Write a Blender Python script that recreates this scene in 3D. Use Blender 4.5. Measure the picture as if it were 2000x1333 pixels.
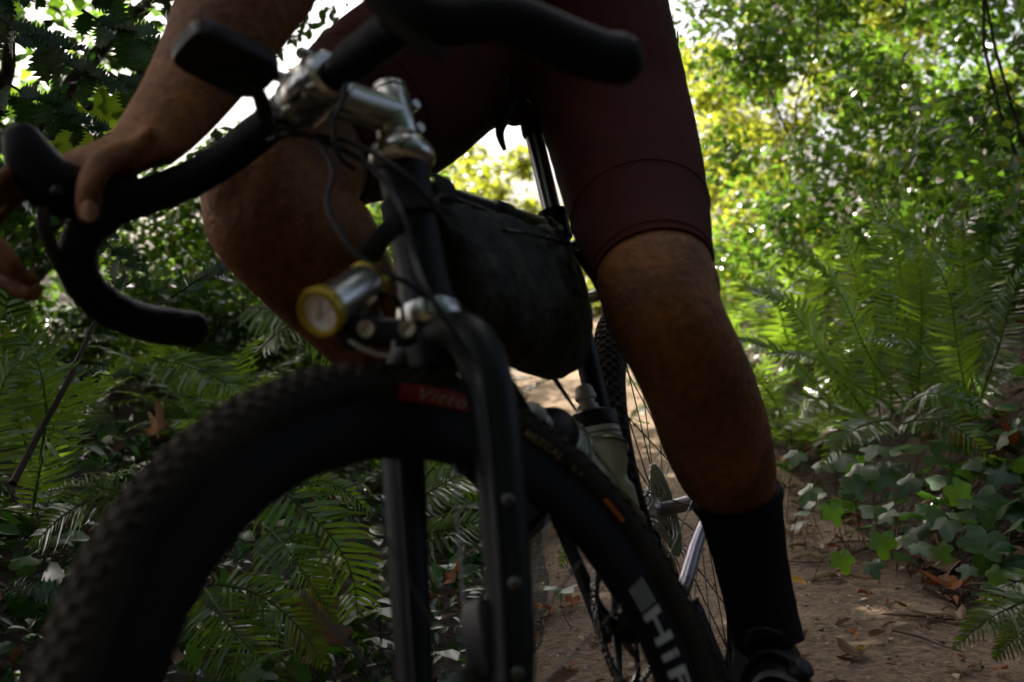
import bpy, bmesh, math, random
import numpy as np
from mathutils import Vector, Matrix, Quaternion, noise

for o in list(bpy.data.objects):
    bpy.data.objects.remove(o)
random.seed(7)
rng = np.random.default_rng(7)
SC = bpy.context.scene
COL = SC.collection
PI = math.pi

# ------------------------------------------------------------------ camera, sky, sun, exposure
CAM_H, PITCH, ROLL, FPX = 0.71924, -0.04439, -0.06275, 2221.3
C0 = np.array([0.0, 0.0, CAM_H])
FW = np.array([0.0, math.cos(PITCH), math.sin(PITCH)])
_rt = np.array([1.0, 0.0, 0.0]); _up = np.cross(_rt, FW)
RT = math.cos(ROLL) * _rt + math.sin(ROLL) * _up
UP = -math.sin(ROLL) * _rt + math.cos(ROLL) * _up
cd = bpy.data.cameras.new('camera'); cam = bpy.data.objects.new('camera', cd); COL.objects.link(cam)
cd.sensor_width = 36.0; cd.lens = FPX / 2000 * 36.0; cd.clip_start = 0.05; cd.clip_end = 2000
cam.matrix_world = Matrix(((RT[0], UP[0], -FW[0], C0[0]), (RT[1], UP[1], -FW[1], C0[1]), (RT[2], UP[2], -FW[2], C0[2]), (0, 0, 0, 1)))
cd.dof.use_dof = True; cd.dof.focus_distance = 2.1; cd.dof.aperture_fstop = 4.0; cd.dof.aperture_blades = 0
SC.camera = cam

SUN_EL, SUN_AZ = math.radians(46), math.radians(-40)          # azimuth measured from +Y towards +X
w = bpy.data.worlds.new('World'); SC.world = w; w.use_nodes = True
wn = w.node_tree.nodes; wl = w.node_tree.links; wn.clear()
sky = wn.new('ShaderNodeTexSky'); sky.sky_type = 'NISHITA'; sky.sun_disc = False
sky.sun_elevation = SUN_EL; sky.sun_rotation = SUN_AZ
sky.air_density = 0.55; sky.dust_density = 9.0; sky.ozone_density = 0.6
bg = wn.new('ShaderNodeBackground'); bg.inputs[1].default_value = 0.15
wo = wn.new('ShaderNodeOutputWorld')
wl.new(sky.outputs[0], bg.inputs[0]); wl.new(bg.outputs[0], wo.inputs[0])
sl = bpy.data.lights.new('sun', 'SUN'); sl.energy = 5.0; sl.angle = math.radians(0.5); sl.color = (1.0, 0.93, 0.8)
so = bpy.data.objects.new('sun', sl); COL.objects.link(so)
sd = Vector((math.sin(SUN_AZ) * math.cos(SUN_EL), math.cos(SUN_AZ) * math.cos(SUN_EL), math.sin(SUN_EL)))
so.rotation_euler = sd.to_track_quat('Z', 'Y').to_euler(); so.location = (0, 0, 30)
SC.view_settings.view_transform = 'Standard'; SC.view_settings.look = 'None'
SC.view_settings.exposure = 1.7; SC.view_settings.gamma = 1.0; SC.view_settings.use_curve_mapping = False
cy = SC.cycles
cy.use_denoising = True; cy.max_bounces = 6; cy.diffuse_bounces = 3; cy.glossy_bounces = 3
cy.transmission_bounces = 4; cy.transparent_max_bounces = 8; cy.caustics_reflective = False; cy.caustics_refractive = False
cy.sample_clamp_indirect = 6.0


def at(px, py, d):
    return C0 + d * (FW + RT * (px - 1000) / FPX - UP * (py - 666.5) / FPX)


# ------------------------------------------------------------------ materials
MATS = {}
def nodes(name):
    m = bpy.data.materials.new(name); m.use_nodes = True
    n = m.node_tree.nodes; n.clear()
    out = n.new('ShaderNodeOutputMaterial')
    MATS[name] = m
    return m, n, m.node_tree.links, out

def plain(name, col, rough=0.5, metal=0.0, spec=0.5, bump=0.0, bscale=80.0, var=0.25, vscale=14.0, coat=0.0, col2=None, sheen=0.0, bdist=0.004):
    """principled surface with a noise-driven tint, roughness wear and fine relief"""
    m, n, l, out = nodes(name)
    b = n.new('ShaderNodeBsdfPrincipled')
    tc = n.new('ShaderNodeTexCoord')
    nz = n.new('ShaderNodeTexNoise'); nz.inputs['Scale'].default_value = vscale; nz.inputs['Detail'].default_value = 6
    l.new(tc.outputs['Object'], nz.inputs['Vector'])
    rp = n.new('ShaderNodeValToRGB')
    c = np.array(col); a = c * (1 - var); bb = np.minimum(c * (1 + var), 1.0) if col2 is None else np.array(col2)
    rp.color_ramp.elements[0].position = 0.3; rp.color_ramp.elements[1].position = 0.7
    rp.color_ramp.elements[0].color = (*a, 1); rp.color_ramp.elements[1].color = (*bb, 1)
    l.new(nz.outputs[0], rp.inputs[0]); l.new(rp.outputs[0], b.inputs['Base Color'])
    mr = n.new('ShaderNodeMapRange'); mr.inputs['To Min'].default_value = max(rough - 0.1, 0.03); mr.inputs['To Max'].default_value = min(rough + 0.1, 1)
    l.new(nz.outputs[0], mr.inputs[0]); l.new(mr.outputs[0], b.inputs['Roughness'])
    b.inputs['Metallic'].default_value = metal; b.inputs['Specular IOR Level'].default_value = spec
    b.inputs['Coat Weight'].default_value = coat
    b.inputs['Sheen Weight'].default_value = sheen
    if bump > 0:
        n2 = n.new('ShaderNodeTexNoise'); n2.inputs['Scale'].default_value = bscale; n2.inputs['Detail'].default_value = 4
        l.new(tc.outputs['Object'], n2.inputs['Vector'])
        bm = n.new('ShaderNodeBump'); bm.inputs['Strength'].default_value = bump; bm.inputs['Distance'].default_value = bdist
        l.new(n2.outputs[0], bm.inputs['Height']); l.new(bm.outputs[0], b.inputs['Normal'])
    l.new(b.outputs[0], out.inputs[0])
    return m

def leafmat(name, dark, light, trans, fac=0.4, rough=0.35, spec=0.5, rare=None, veins=None):
    """leaf: glossy upper surface, light passing through; tint varies leaf by leaf"""
    m, n, l, out = nodes(name)
    g = n.new('ShaderNodeNewGeometry'); oi = n.new('ShaderNodeObjectInfo')
    ad = n.new('ShaderNodeMath'); ad.operation = 'ADD'; l.new(g.outputs['Random Per Island'], ad.inputs[0]); l.new(oi.outputs['Random'], ad.inputs[1])
    fr = n.new('ShaderNodeMath'); fr.operation = 'FRACT'; l.new(ad.outputs[0], fr.inputs[0])
    rp = n.new('ShaderNodeValToRGB'); e = rp.color_ramp.elements
    e[0].color = (*dark, 1); e[1].color = (*light, 1); e[1].position = 0.9
    if rare is not None:
        x = e.new(0.97); x.color = (*rare, 1)
    l.new(fr.outputs[0], rp.inputs[0])
    tc = n.new('ShaderNodeTexCoord'); nz = n.new('ShaderNodeTexNoise'); nz.inputs['Scale'].default_value = 30; nz.inputs['Detail'].default_value = 3
    l.new(tc.outputs['Object'], nz.inputs['Vector'])
    mx = n.new('ShaderNodeMix'); mx.data_type = 'RGBA'; mx.blend_type = 'MULTIPLY'; mx.inputs['Factor'].default_value = 0.5
    l.new(rp.outputs[0], mx.inputs[6]); l.new(nz.outputs[0], mx.inputs[7])
    b = n.new('ShaderNodeBsdfPrincipled')
    if veins:                                                          # pale ribs fanning out from the leaf stalk
        sx = n.new('ShaderNodeSeparateXYZ'); l.new(tc.outputs['Object'], sx.inputs[0])
        def mth(op, a_, b_=None):
            q = n.new('ShaderNodeMath'); q.operation = op
            for i, v in enumerate((a_, b_)):
                if v is None: continue
                if isinstance(v, (int, float)): q.inputs[i].default_value = v
                else: l.new(v, q.inputs[i])
            return q.outputs[0]
        y_ = mth('SUBTRACT', sx.outputs[1], 0.06); an = mth('ARCTAN2', sx.outputs[0], y_); rr = mth('SQRT', mth('ADD', mth('MULTIPLY', sx.outputs[0], sx.outputs[0]), mth('MULTIPLY', y_, y_)))
        v_ = mth('MULTIPLY', mth('ABSOLUTE', mth('SINE', mth('MULTIPLY', an, veins))), rr); mk = mth('LESS_THAN', v_, 0.022)
        vm = n.new('ShaderNodeMix'); vm.data_type = 'RGBA'; l.new(mth('MULTIPLY', mk, 0.55), vm.inputs[0]); l.new(mx.outputs[2], vm.inputs[6]); vm.inputs[7].default_value = (*[min(1, c_ * 1.6 + .05) for c_ in light], 1)
        l.new(vm.outputs[2], b.inputs['Base Color'])
    else:
        l.new(mx.outputs[2], b.inputs['Base Color'])
    b.inputs['Roughness'].default_value = rough; b.inputs['Specular IOR Level'].default_value = spec
    bm = n.new('ShaderNodeBump'); bm.inputs['Strength'].default_value = 0.25; bm.inputs['Distance'].default_value = 0.003
    l.new(nz.outputs[0], bm.inputs['Height']); l.new(bm.outputs[0], b.inputs['Normal'])
    t = n.new('ShaderNodeBsdfTranslucent')
    tm = n.new('ShaderNodeMix'); tm.data_type = 'RGBA'; tm.blend_type = 'MIX'; tm.inputs['Factor'].default_value = 0.35
    tm.inputs[6].default_value = (*trans, 1); l.new(rp.outputs[0], tm.inputs[7]); l.new(tm.outputs[2], t.inputs['Color'])
    ms = n.new('ShaderNodeMixShader'); ms.inputs[0].default_value = fac
    l.new(b.outputs[0], ms.inputs[1]); l.new(t.outputs[0], ms.inputs[2]); l.new(ms.outputs[0], out.inputs[0])
    return m

def soilmat(name, c1, c2, c3):
    m, n, l, out = nodes(name)
    tc = n.new('ShaderNodeTexCoord'); b = n.new('ShaderNodeBsdfPrincipled')
    n1 = n.new('ShaderNodeTexNoise'); n1.inputs['Scale'].default_value = 2.2; n1.inputs['Detail'].default_value = 8
    n2 = n.new('ShaderNodeTexNoise'); n2.inputs['Scale'].default_value = 38; n2.inputs['Detail'].default_value = 8; n2.inputs['Roughness'].default_value = 0.7
    vo = n.new('ShaderNodeTexVoronoi'); vo.inputs['Scale'].default_value = 70
    for t in (n1, n2, vo): l.new(tc.outputs['Object'], t.inputs['Vector'])
    r1 = n.new('ShaderNodeValToRGB'); r1.color_ramp.elements[0].position = .35; r1.color_ramp.elements[1].position = .65
    r1.color_ramp.elements[0].color = (*c1, 1); r1.color_ramp.elements[1].color = (*c2, 1)
    l.new(n1.outputs[0], r1.inputs[0])
    mx = n.new('ShaderNodeMix'); mx.data_type = 'RGBA'; mx.inputs[7].default_value = (*c3, 1)
    r2 = n.new('ShaderNodeValToRGB'); r2.color_ramp.elements[0].position = .45; r2.color_ramp.elements[1].position = .75
    l.new(n2.outputs[0], r2.inputs[0]); l.new(r2.outputs[0], mx.inputs[0]); l.new(r1.outputs[0], mx.inputs[6])
    l.new(mx.outputs[2], b.inputs['Base Color']); b.inputs['Roughness'].default_value = 0.9; b.inputs['Specular IOR Level'].default_value = 0.25
    ad = n.new('ShaderNodeMath'); ad.operation = 'MULTIPLY_ADD'; ad.inputs[1].default_value = -0.5
    l.new(vo.outputs[0], ad.inputs[0]); l.new(n2.outputs[0], ad.inputs[2])
    bm = n.new('ShaderNodeBump'); bm.inputs['Strength'].default_value = 1.0; bm.inputs['Distance'].default_value = 0.02
    l.new(ad.outputs[0], bm.inputs['Height']); l.new(bm.outputs[0], b.inputs['Normal']); l.new(b.outputs[0], out.inputs[0])
    return m

def skinmat():
    m, n, l, out = nodes('skin')
    b = n.new('ShaderNodeBsdfPrincipled'); tc = n.new('ShaderNodeTexCoord')
    n1 = n.new('ShaderNodeTexNoise'); n1.inputs['Scale'].default_value = 9; n1.inputs['Detail'].default_value = 7; n1.inputs['Roughness'].default_value = 0.62
    n2 = n.new('ShaderNodeTexNoise'); n2.inputs['Scale'].default_value = 95; n2.inputs['Detail'].default_value = 5
    n3 = n.new('ShaderNodeTexVoronoi'); n3.inputs['Scale'].default_value = 420
    for t in (n1, n2, n3): l.new(tc.outputs['Object'], t.inputs['Vector'])
    r1 = n.new('ShaderNodeValToRGB'); e = r1.color_ramp.elements; e[0].position = .34; e[1].position = .60
    e[0].color = (0.095, 0.036, 0.010, 1); e[1].color = (0.26, 0.105, 0.027, 1)                    # dusty patches on tanned skin
    l.new(n1.outputs[0], r1.inputs[0])
    mx = n.new('ShaderNodeMix'); mx.data_type = 'RGBA'; mx.blend_type = 'MULTIPLY'; mx.inputs['Factor'].default_value = 0.6
    r2 = n.new('ShaderNodeValToRGB'); r2.color_ramp.elements[0].position = .3; r2.color_ramp.elements[1].position = .6; r2.color_ramp.elements[0].color = (.34, .30, .28, 1)
    l.new(n2.outputs[0], r2.inputs[0]); l.new(r1.outputs[0], mx.inputs[6]); l.new(r2.outputs[0], mx.inputs[7]); l.new(mx.outputs[2], b.inputs['Base Color'])
    b.inputs['Roughness'].default_value = 0.58; b.inputs['Specular IOR Level'].default_value = 0.28
    b.inputs['Subsurface Weight'].default_value = 0.12; b.inputs['Subsurface Radius'].default_value = (0.010, 0.004, 0.002); b.inputs['Subsurface Scale'].default_value = 1.0
    ad = n.new('ShaderNodeMath'); ad.operation = 'MULTIPLY_ADD'; ad.inputs[1].default_value = 0.25; l.new(n3.outputs[0], ad.inputs[0]); l.new(n2.outputs[0], ad.inputs[2])
    bm = n.new('ShaderNodeBump'); bm.inputs['Strength'].default_value = 0.6; bm.inputs['Distance'].default_value = 0.005
    l.new(ad.outputs[0], bm.inputs['Height']); l.new(bm.outputs[0], b.inputs['Normal']); l.new(b.outputs[0], out.inputs[0])
soilmat('forest_soil', (0.035, 0.024, 0.016), (0.06, 0.042, 0.028), (0.02, 0.015, 0.01))
soilmat('path_dirt', (0.19, 0.130, 0.083), (0.31, 0.222, 0.148), (0.085, 0.058, 0.038))
plain('pebble_grey', (0.17, 0.14, 0.115), 0.85, 0, 0.3, 0.4, 120, var=0.4)
plain('black_paint', (0.006, 0.007, 0.0075), 0.42, 0.0, 0.14, 0.05, 200)
plain('fork_paint', (0.007, 0.009, 0.009), 0.45, 0.0, 0.15, 0.08, 160)
plain('rubber', (0.012, 0.011, 0.010), 0.8, 0, 0.15, 0.35, 300, var=0.3, col2=(0.034, 0.029, 0.024), vscale=9)
plain('knob_rubber', (0.020, 0.017, 0.015), 0.9, 0, 0.15, 0.4, 260, var=0.3, col2=(0.060, 0.049, 0.039), vscale=18)
plain('carbon', (0.006, 0.006, 0.007), 0.6, 0, 0.12, 0.05, 250)
plain('bar_tape', (0.006, 0.006, 0.007), 0.55, 0, 0.1, 0.5, 420)
plain('hood_rubber', (0.006, 0.006, 0.007), 0.5, 0, 0.1, 0.25, 500)
plain('polished_alloy', (0.42, 0.42, 0.38), 0.28, 1.0, 0.5, 0.03, 60, var=0.08)
plain('dull_alloy', (0.35, 0.34, 0.36), 0.32, 1.0, 0.5, 0.05, 90, var=0.12)
plain('violet_grey_paint', (0.22, 0.20, 0.27), 0.3, 0.35, 0.5, 0.02, 90, coat=0.4)
plain('steel', (0.42, 0.41, 0.40), 0.3, 1.0, 0.5, 0.05, 120)
plain('dark_steel', (0.10, 0.095, 0.09), 0.4, 1.0, 0.5, 0.1, 120)
plain('gold_steel', (0.55, 0.42, 0.25), 0.3, 1.0)
plain('black_plastic', (0.010, 0.010, 0.011), 0.45, 0, 0.3, 0.1, 250)
plain('yellow_anodised', (0.42, 0.31, 0.02), 0.4, 0.5, 0.5, 0.03, 100, var=0.15)
plain('lens_face', (0.78, 0.78, 0.74), 0.35, 0.0, 0.5, var=0.25, vscale=60)
plain('bag_fabric', (0.010, 0.012, 0.009), 0.7, 0, 0.2, 1.0, 20, var=0.4, col2=(0.045, 0.048, 0.038), vscale=16, bdist=0.025)
plain('webbing', (0.011, 0.011, 0.012), 0.75, 0, 0.3, 0.6, 500)
plain('bottle_plastic', (0.78, 0.84, 0.81), 0.4, 0, 0.5, 0.03, 40, var=0.04)
plain('bottle_print', (0.13, 0.17, 0.17), 0.45)
plain('nozzle_plastic', (0.40, 0.41, 0.38), 0.35)
skinmat()
plain('nail', (0.36, 0.20, 0.14), 0.35, 0, 0.5)
plain('shorts_fabric', (0.056, 0.0125, 0.0105), 0.85, 0, 0.15, 0.35, 700, var=0.15)
plain('jersey_fabric', (0.05, 0.016, 0.016), 0.8, 0, 0.25, 0.4, 600, var=0.2, sheen=0.1)
plain('sock_knit', (0.006, 0.006, 0.007), 0.9, 0, 0.2, 0.6, 700)
plain('shoe_black', (0.012, 0.012, 0.012), 0.5, 0, 0.25, 0.25, 260)
plain('shoe_grey', (0.045, 0.045, 0.043), 0.6, 0, 0.4, 0.25, 260)
plain('hair', (0.02, 0.013, 0.009), 0.6, 0, 0.4, 0.8, 220)
plain('eye_white', (0.7, 0.7, 0.68), 0.2)
plain('red_print', (0.30, 0.022, 0.016), 0.6, var=0.2)
plain('pale_print', (0.42, 0.42, 0.40), 0.6, var=0.1)
plain('tan_print', (0.30, 0.26, 0.14), 0.7, var=0.2)
plain('orange_print', (0.60, 0.16, 0.06), 0.6, var=0.2)
plain('bark', (0.055, 0.042, 0.03), 0.85, 0, 0.3, 0.9, 40, var=0.5)
plain('twig_brown', (0.12, 0.085, 0.06), 0.8, 0, 0.3, 0.4, 90)
plain('dark_stem', (0.035, 0.022, 0.014), 0.7, 0, 0.3, 0.3, 90)
leafmat('fern_green', (0.026, 0.080, 0.008), (0.115, 0.20, 0.022), (0.34, 0.56, 0.03), 0.36, 0.26, 0.75)
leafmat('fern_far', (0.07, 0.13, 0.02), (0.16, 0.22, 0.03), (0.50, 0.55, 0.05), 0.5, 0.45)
leafmat('ivy_green', (0.018, 0.060, 0.018), (0.05, 0.12, 0.028), (0.16, 0.40, 0.03), 0.22, 0.33, 0.7)
leafmat('ivy_ribbed', (0.016, 0.062, 0.012), (0.065, 0.14, 0.030), (0.18, 0.44, 0.03), 0.25, 0.36, 0.5, veins=2.6)
leafmat('ivy_bright', (0.05, 0.14, 0.02), (0.07, 0.17, 0.02), (0.30, 0.62, 0.03), 0.45, 0.4, 0.4, veins=2.6)
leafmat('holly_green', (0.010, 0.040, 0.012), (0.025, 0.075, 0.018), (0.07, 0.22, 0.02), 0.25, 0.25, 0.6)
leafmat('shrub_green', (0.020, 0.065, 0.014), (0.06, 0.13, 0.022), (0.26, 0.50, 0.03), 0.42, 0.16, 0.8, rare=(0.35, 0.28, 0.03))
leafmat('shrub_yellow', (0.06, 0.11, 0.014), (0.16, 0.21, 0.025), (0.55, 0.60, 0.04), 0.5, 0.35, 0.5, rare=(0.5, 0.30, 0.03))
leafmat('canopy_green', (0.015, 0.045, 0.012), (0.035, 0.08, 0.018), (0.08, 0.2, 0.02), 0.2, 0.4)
leafmat('maple_green', (0.09, 0.17, 0.012), (0.12, 0.2, 0.015), (0.42, 0.62, 0.03), 0.6, 0.4, veins=3.3)
leafmat('dry_brown', (0.13, 0.075, 0.04), (0.30, 0.20, 0.12), (0.3, 0.15, 0.06), 0.15, 0.75, 0.25)
leafmat('dry_pale', (0.36, 0.27, 0.16), (0.52, 0.42, 0.28), (0.4, 0.3, 0.15), 0.15, 0.7, 0.25)
leafmat('dry_yellow', (0.50, 0.27, 0.02), (0.60, 0.36, 0.03), (0.6, 0.35, 0.03), 0.25, 0.6, 0.3)
leafmat('dry_rust', (0.28, 0.07, 0.02), (0.36, 0.12, 0.03), (0.4, 0.1, 0.03), 0.2, 0.7, 0.3)


# ------------------------------------------------------------------ mesh helpers
def unit(v):
    v = np.asarray(v, float); return v / (np.linalg.norm(v) + 1e-12)

class MB:
    """collects shapes and links them as one mesh object"""
    def __init__(s): s.v = []; s.f = []
    def add(s, V, F):
        o = len(s.v); s.v.extend([tuple(x) for x in V]); s.f.extend([tuple(i + o for i in f) for f in F]); return s
    def rings(s, R, cap=True, closed=False):
        n = len(R[0]); V = [p for r in R for p in r]; F = []
        K = len(R); rows = K if closed else K - 1
        for k in range(rows):
            k2 = (k + 1) % K
            for i in range(n):
                j = (i + 1) % n
                F.append((k * n + i, k * n + j, k2 * n + j, k2 * n + i))
        if cap and not closed:
            F.append(tuple(range(n - 1, -1, -1))); F.append(tuple((K - 1) * n + i for i in range(n)))
        return s.add(V, F)
    def tube(s, P, r, n=10, cap=True, flat=None, up=None, closed=False, roundend=False):
        """tube through points P, radius r (number or list); flat = list of ratios for the second axis"""
        P = [np.asarray(p, float) for p in P]; K = len(P)
        rr = [r] * K if np.isscalar(r) else list(r)
        ff = [1.0] * K if flat is None else ([flat] * K if np.isscalar(flat) else list(flat))
        T = []
        for k in range(K):
            if closed: t = P[(k + 1) % K] - P[k - 1]
            else: t = P[min(k + 1, K - 1)] - P[max(k - 1, 0)]
            T.append(unit(t))
        a = np.array([0, 0, 1.0]) if up is None else np.asarray(up, float)
        if abs(unit(a) @ T[0]) > 0.95: a = np.array([1.0, 0.2, 0])
        R = []
        if roundend:
            P2, r2, f2, T2 = [], [], [], []
            for q in (0.97, 0.75, 0.4):
                P2.append(P[0] - T[0] * rr[0] * q * 0.9); r2.append(rr[0] * math.sqrt(1 - q * q)); f2.append(ff[0]); T2.append(T[0])
            P2 += P; r2 += rr; f2 += ff; T2 += T
            for q in (0.4, 0.75, 0.97):
                P2.append(P[-1] + T[-1] * rr[-1] * q * 0.9); r2.append(rr[-1] * math.sqrt(1 - q * q)); f2.append(ff[-1]); T2.append(T[-1])
            P, rr, ff, T = P2, r2, f2, T2; K = len(P)
        for k in range(K):
            a = unit(a - (a @ T[k]) * T[k]); b = np.cross(T[k], a)
            R.append([P[k] + rr[k] * (math.cos(2 * PI * i / n) * a * ff[k] + math.sin(2 * PI * i / n) * b) for i in range(n)])
        return s.rings(R, cap, closed)
    def lathe(s, prof, o, ax, n=24, closed=False, cap=False, arc=None):
        """profile of (radius, height) spun about axis ax through o"""
        o = np.asarray(o, float); ax = unit(ax)
        h = np.array([0, 0, 1.0]) if abs(ax[2]) < 0.9 else np.array([1.0, 0, 0])
        a = unit(np.cross(ax, h)); b = np.cross(ax, a)
        R = [[o + ax * z + r * (math.cos(2 * PI * i / n) * a + math.sin(2 * PI * i / n) * b) for i in range(n)] for r, z in prof]
        return s.rings(R, cap, closed)
    def box(s, c, ex, ey, ez, bev=0.0):
        """box given centre and half-extent vectors, edges chamfered by bev (fraction)"""
        c = np.asarray(c, float); ex, ey, ez = (np.asarray(q, float) for q in (ex, ey, ez))
        k = 1 - bev
        if bev <= 0:
            V = [c + i * ex + j * ey + l * ez for l in (-1, 1) for j in (-1, 1) for i in (-1, 1)]
            return s.add(V, [(0, 2, 3, 1), (4, 5, 7, 6), (0, 1, 5, 4), (2, 6, 7, 3), (0, 4, 6, 2), (1, 3, 7, 5)])
        oc = [(1, k), (k, 1), (-k, 1), (-1, k), (-1, -k), (-k, -1), (k, -1), (1, -k)]
        lz = [(-1, k), (-k, 1), (k, 1), (1, k)]
        R = [[c + ex * x * q + ey * y * q + ez * z for x, y in oc] for z, q in lz]
        return s.rings(R)
    def build(s, name, mat, parent=None, smooth=True, origin=None, kind=None, sharp=None):
        me = bpy.data.meshes.new(name)
        V = np.array(s.v, float)
        ob = bpy.data.objects.new(name, me)
        if parent is not None:
            o = np.array(root_of(parent)['_o'])
            ob.parent = parent
        else:
            o = V.mean(0) * [1, 1, 0] + [0, 0, V[:, 2].min()] if origin is None else np.array(origin)
            ob.location = o; ob['_o'] = list(o)
        me.from_pydata((V - o).tolist(), [], s.f); me.update()
        if smooth:
            me.polygons.foreach_set('use_smooth', [True] * len(me.polygons))
            me.set_sharp_from_angle(angle=math.radians(sharp or 40))
        me.materials.append(MATS[mat]); COL.objects.link(ob)
        if kind: ob['kind'] = kind
        return ob

def root_of(o):
    while o.parent is not None: o = o.parent
    return o

def tag(o, label=None, cat=None, group=None, kind=None):
    if label: o['label'] = label
    if cat: o['category'] = cat
    if group: o['group'] = group
    if kind: o['kind'] = kind
    return o

def thing(name, label, cat, loc, group=None):
    o = bpy.data.objects.new(name, None); COL.objects.link(o); o.location = loc; o['_o'] = [float(x) for x in loc]
    o.empty_display_size = 0.05
    return tag(o, label, cat, group)

def spline(P, n=6, closed=False):
    """Catmull-Rom through rows of numbers"""
    P = np.asarray(P, float); K = len(P); out = []
    for k in range(K - 1):
        p0 = P[max(k - 1, 0)]; p1 = P[k]; p2 = P[k + 1]; p3 = P[min(k + 2, K - 1)]
        for i in range(n):
            t = i / n
            out.append(0.5 * ((2 * p1) + (p2 - p0) * t + (2 * p0 - 5 * p1 + 4 * p2 - p3) * t * t + (3 * p1 - p0 - 3 * p2 + p3) * t ** 3))
    out.append(P[-1]); return np.array(out)

def fast_mesh(name, V, F, mat, smooth=False):
    """V (n,3) array, F list of equal-length index arrays"""
    me = bpy.data.meshes.new(name)
    me.vertices.add(len(V)); me.vertices.foreach_set('co', np.asarray(V, np.float32).ravel())
    F = np.asarray(F, np.int32); k = F.shape[1]
    me.loops.add(F.size); me.loops.foreach_set('vertex_index', F.ravel())
    me.polygons.add(len(F)); me.polygons.foreach_set('loop_start', np.arange(0, F.size, k, dtype=np.int32))
    if smooth: me.polygons.foreach_set('use_smooth', np.ones(len(F), bool))
    me.update(calc_edges=True); me.validate()
    me.materials.append(MATS[mat])
    return me

def link(name, me, parent=None, loc=(0, 0, 0), rot=None, scale=None):
    o = bpy.data.objects.new(name, me); COL.objects.link(o)
    if parent is not None: o.parent = parent
    o.location = loc
    if rot is not None: o.rotation_euler = rot
    if scale is not None: o.scale = (scale,) * 3 if np.isscalar(scale) else scale
    return o
# ------------------------------------------------------------------ ground and path
def pathc(y): return .435 + .05 * math.sin(y * .35) - .004 * max(0, y - 6) ** 2 * .3
def pathw(y): return .465 + .03 * math.sin(y * 1.7) + .012 * max(0, y - 5)
def sstep(x): x = min(max(x, 0), 1); return x * x * (3 - 2 * x)
def H(x, y):
    base = .035 * max(0, y - 3.5)
    d = abs(x - pathc(min(max(y, -3), 14))) - pathw(y)
    z = base
    if y < -1.1: z += 1.0 * (-1.1 - y) * sstep((-1.1 - y) / 1.2)            # unseen slope behind the viewpoint, raised to darken the near side
    if d > 0:
        k = .55 if x > .46 else .22
        z += k * min(d, 2.2) * sstep(d / .5) + .12 * max(0, d - 2.2)
        z += .05 * sstep(d / .3) * noise.noise((x * 1.7, y * 1.7, 3.1))
    z += .008 * noise.noise((x * 4, y * 4, 0))
    return min(z, 9 + .02 * abs(y))
gx = np.sinh(np.linspace(-4.2, 4.2, 150)) / math.sinh(4.2) * 60 + .4
gy = np.concatenate([-np.geomspace(.3, 40, 34)[::-1], np.linspace(-.2, 9, 100), np.geomspace(9.2, 140, 46)])
V = [(x, y, H(x, y) - (.03 if abs(x - pathc(min(max(y, -3), 14))) < pathw(y) * .96 and -1 < y < 21.5 else 0)) for y in gy for x in gx]; nx = len(gx)
F = [(j * nx + i, j * nx + i + 1, (j + 1) * nx + i + 1, (j + 1) * nx + i) for j in range(len(gy) - 1) for i in range(nx - 1)]
ground = link('ground', fast_mesh('ground', np.array(V), F, 'forest_soil', True)); tag(ground, kind='structure')
V = []; F = []; ys = np.linspace(-1.0, 22, 300); nu = 24
for y in ys:
    for i in range(nu + 1):
        u = -1 + 2 * i / nu; wv = pathw(y) * (1.06 + .10 * noise.noise((y * 2.3, 7.0 * (1 if u > 0 else -1), 0)))
        x = pathc(y) + u * wv
        V.append((x, y, H(x, y) + .006 + .010 * noise.noise((x * 9, y * 9, 2)) * (1 - abs(u)) + .005 * noise.noise((x * 25, y * 25, 5)) - .02 * max(0, abs(u) - .88) / .12))
for j in range(len(ys) - 1):
    for i in range(nu): F.append((j * (nu + 1) + i, j * (nu + 1) + i + 1, (j + 1) * (nu + 1) + i + 1, (j + 1) * (nu + 1) + i))
path = link('dirt_path', fast_mesh('dirt_path', np.array(V), F, 'path_dirt', True)); tag(path, kind='structure')
# ------------------------------------------------------------------ bicycle (bike space: x forward, y rider's left, z up)
def _rx(a): c, s = math.cos(a), math.sin(a); return np.array([[1, 0, 0], [0, c, -s], [0, s, c]])
def _rz(a): c, s = math.cos(a), math.sin(a); return np.array([[c, -s, 0], [s, c, 0], [0, 0, 1]])
def _rot(u, a):
    K = np.array([[0, -u[2], u[1]], [u[2], 0, -u[0]], [-u[1], u[0], 0]]); return np.eye(3) + math.sin(a) * K + (1 - math.cos(a)) * K @ K
WR, WB, HA, OFF, SLOW, HTL = 0.352, 1.0583, math.radians(70.5), 0.05, 0.405, 0.17956
BM = _rz(-PI / 2 - 0.29354) @ _rx(0.25111); BT = np.array([0.34712, 1.87131, 0.0])
U = np.array([-math.cos(HA), 0, math.sin(HA)]); N = np.array([math.sin(HA), 0, math.cos(HA)])
FA = np.array([WB, 0, WR]); P0 = FA - OFF * N
ST = _rot(U, -0.44044)
X3, Y3, Z3 = np.eye(3)
def W(q): return BM @ np.asarray(q, float) + BT                       # bike space -> world
def G(q): return W(P0 + ST @ (np.asarray(q, float) - P0))             # steered bike space -> world
def wd(d): return BM @ np.asarray(d, float)
def gd(d): return BM @ (ST @ np.asarray(d, float))
BB = np.array([0.42274, 0, WR - 0.072]); SA = 1.27405
SU = np.array([-math.cos(SA), 0, math.sin(SA)]); SN = np.array([math.sin(SA), 0, math.cos(SA)])
RA = np.array([0, 0, WR]); LO = P0 + SLOW * U; HI = LO + HTL * U

bike = thing('bicycle', 'black gravel bicycle with drop bars leaning into a turn on the dirt path', 'bicycle', W((0.5, 0, 0)))

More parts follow.
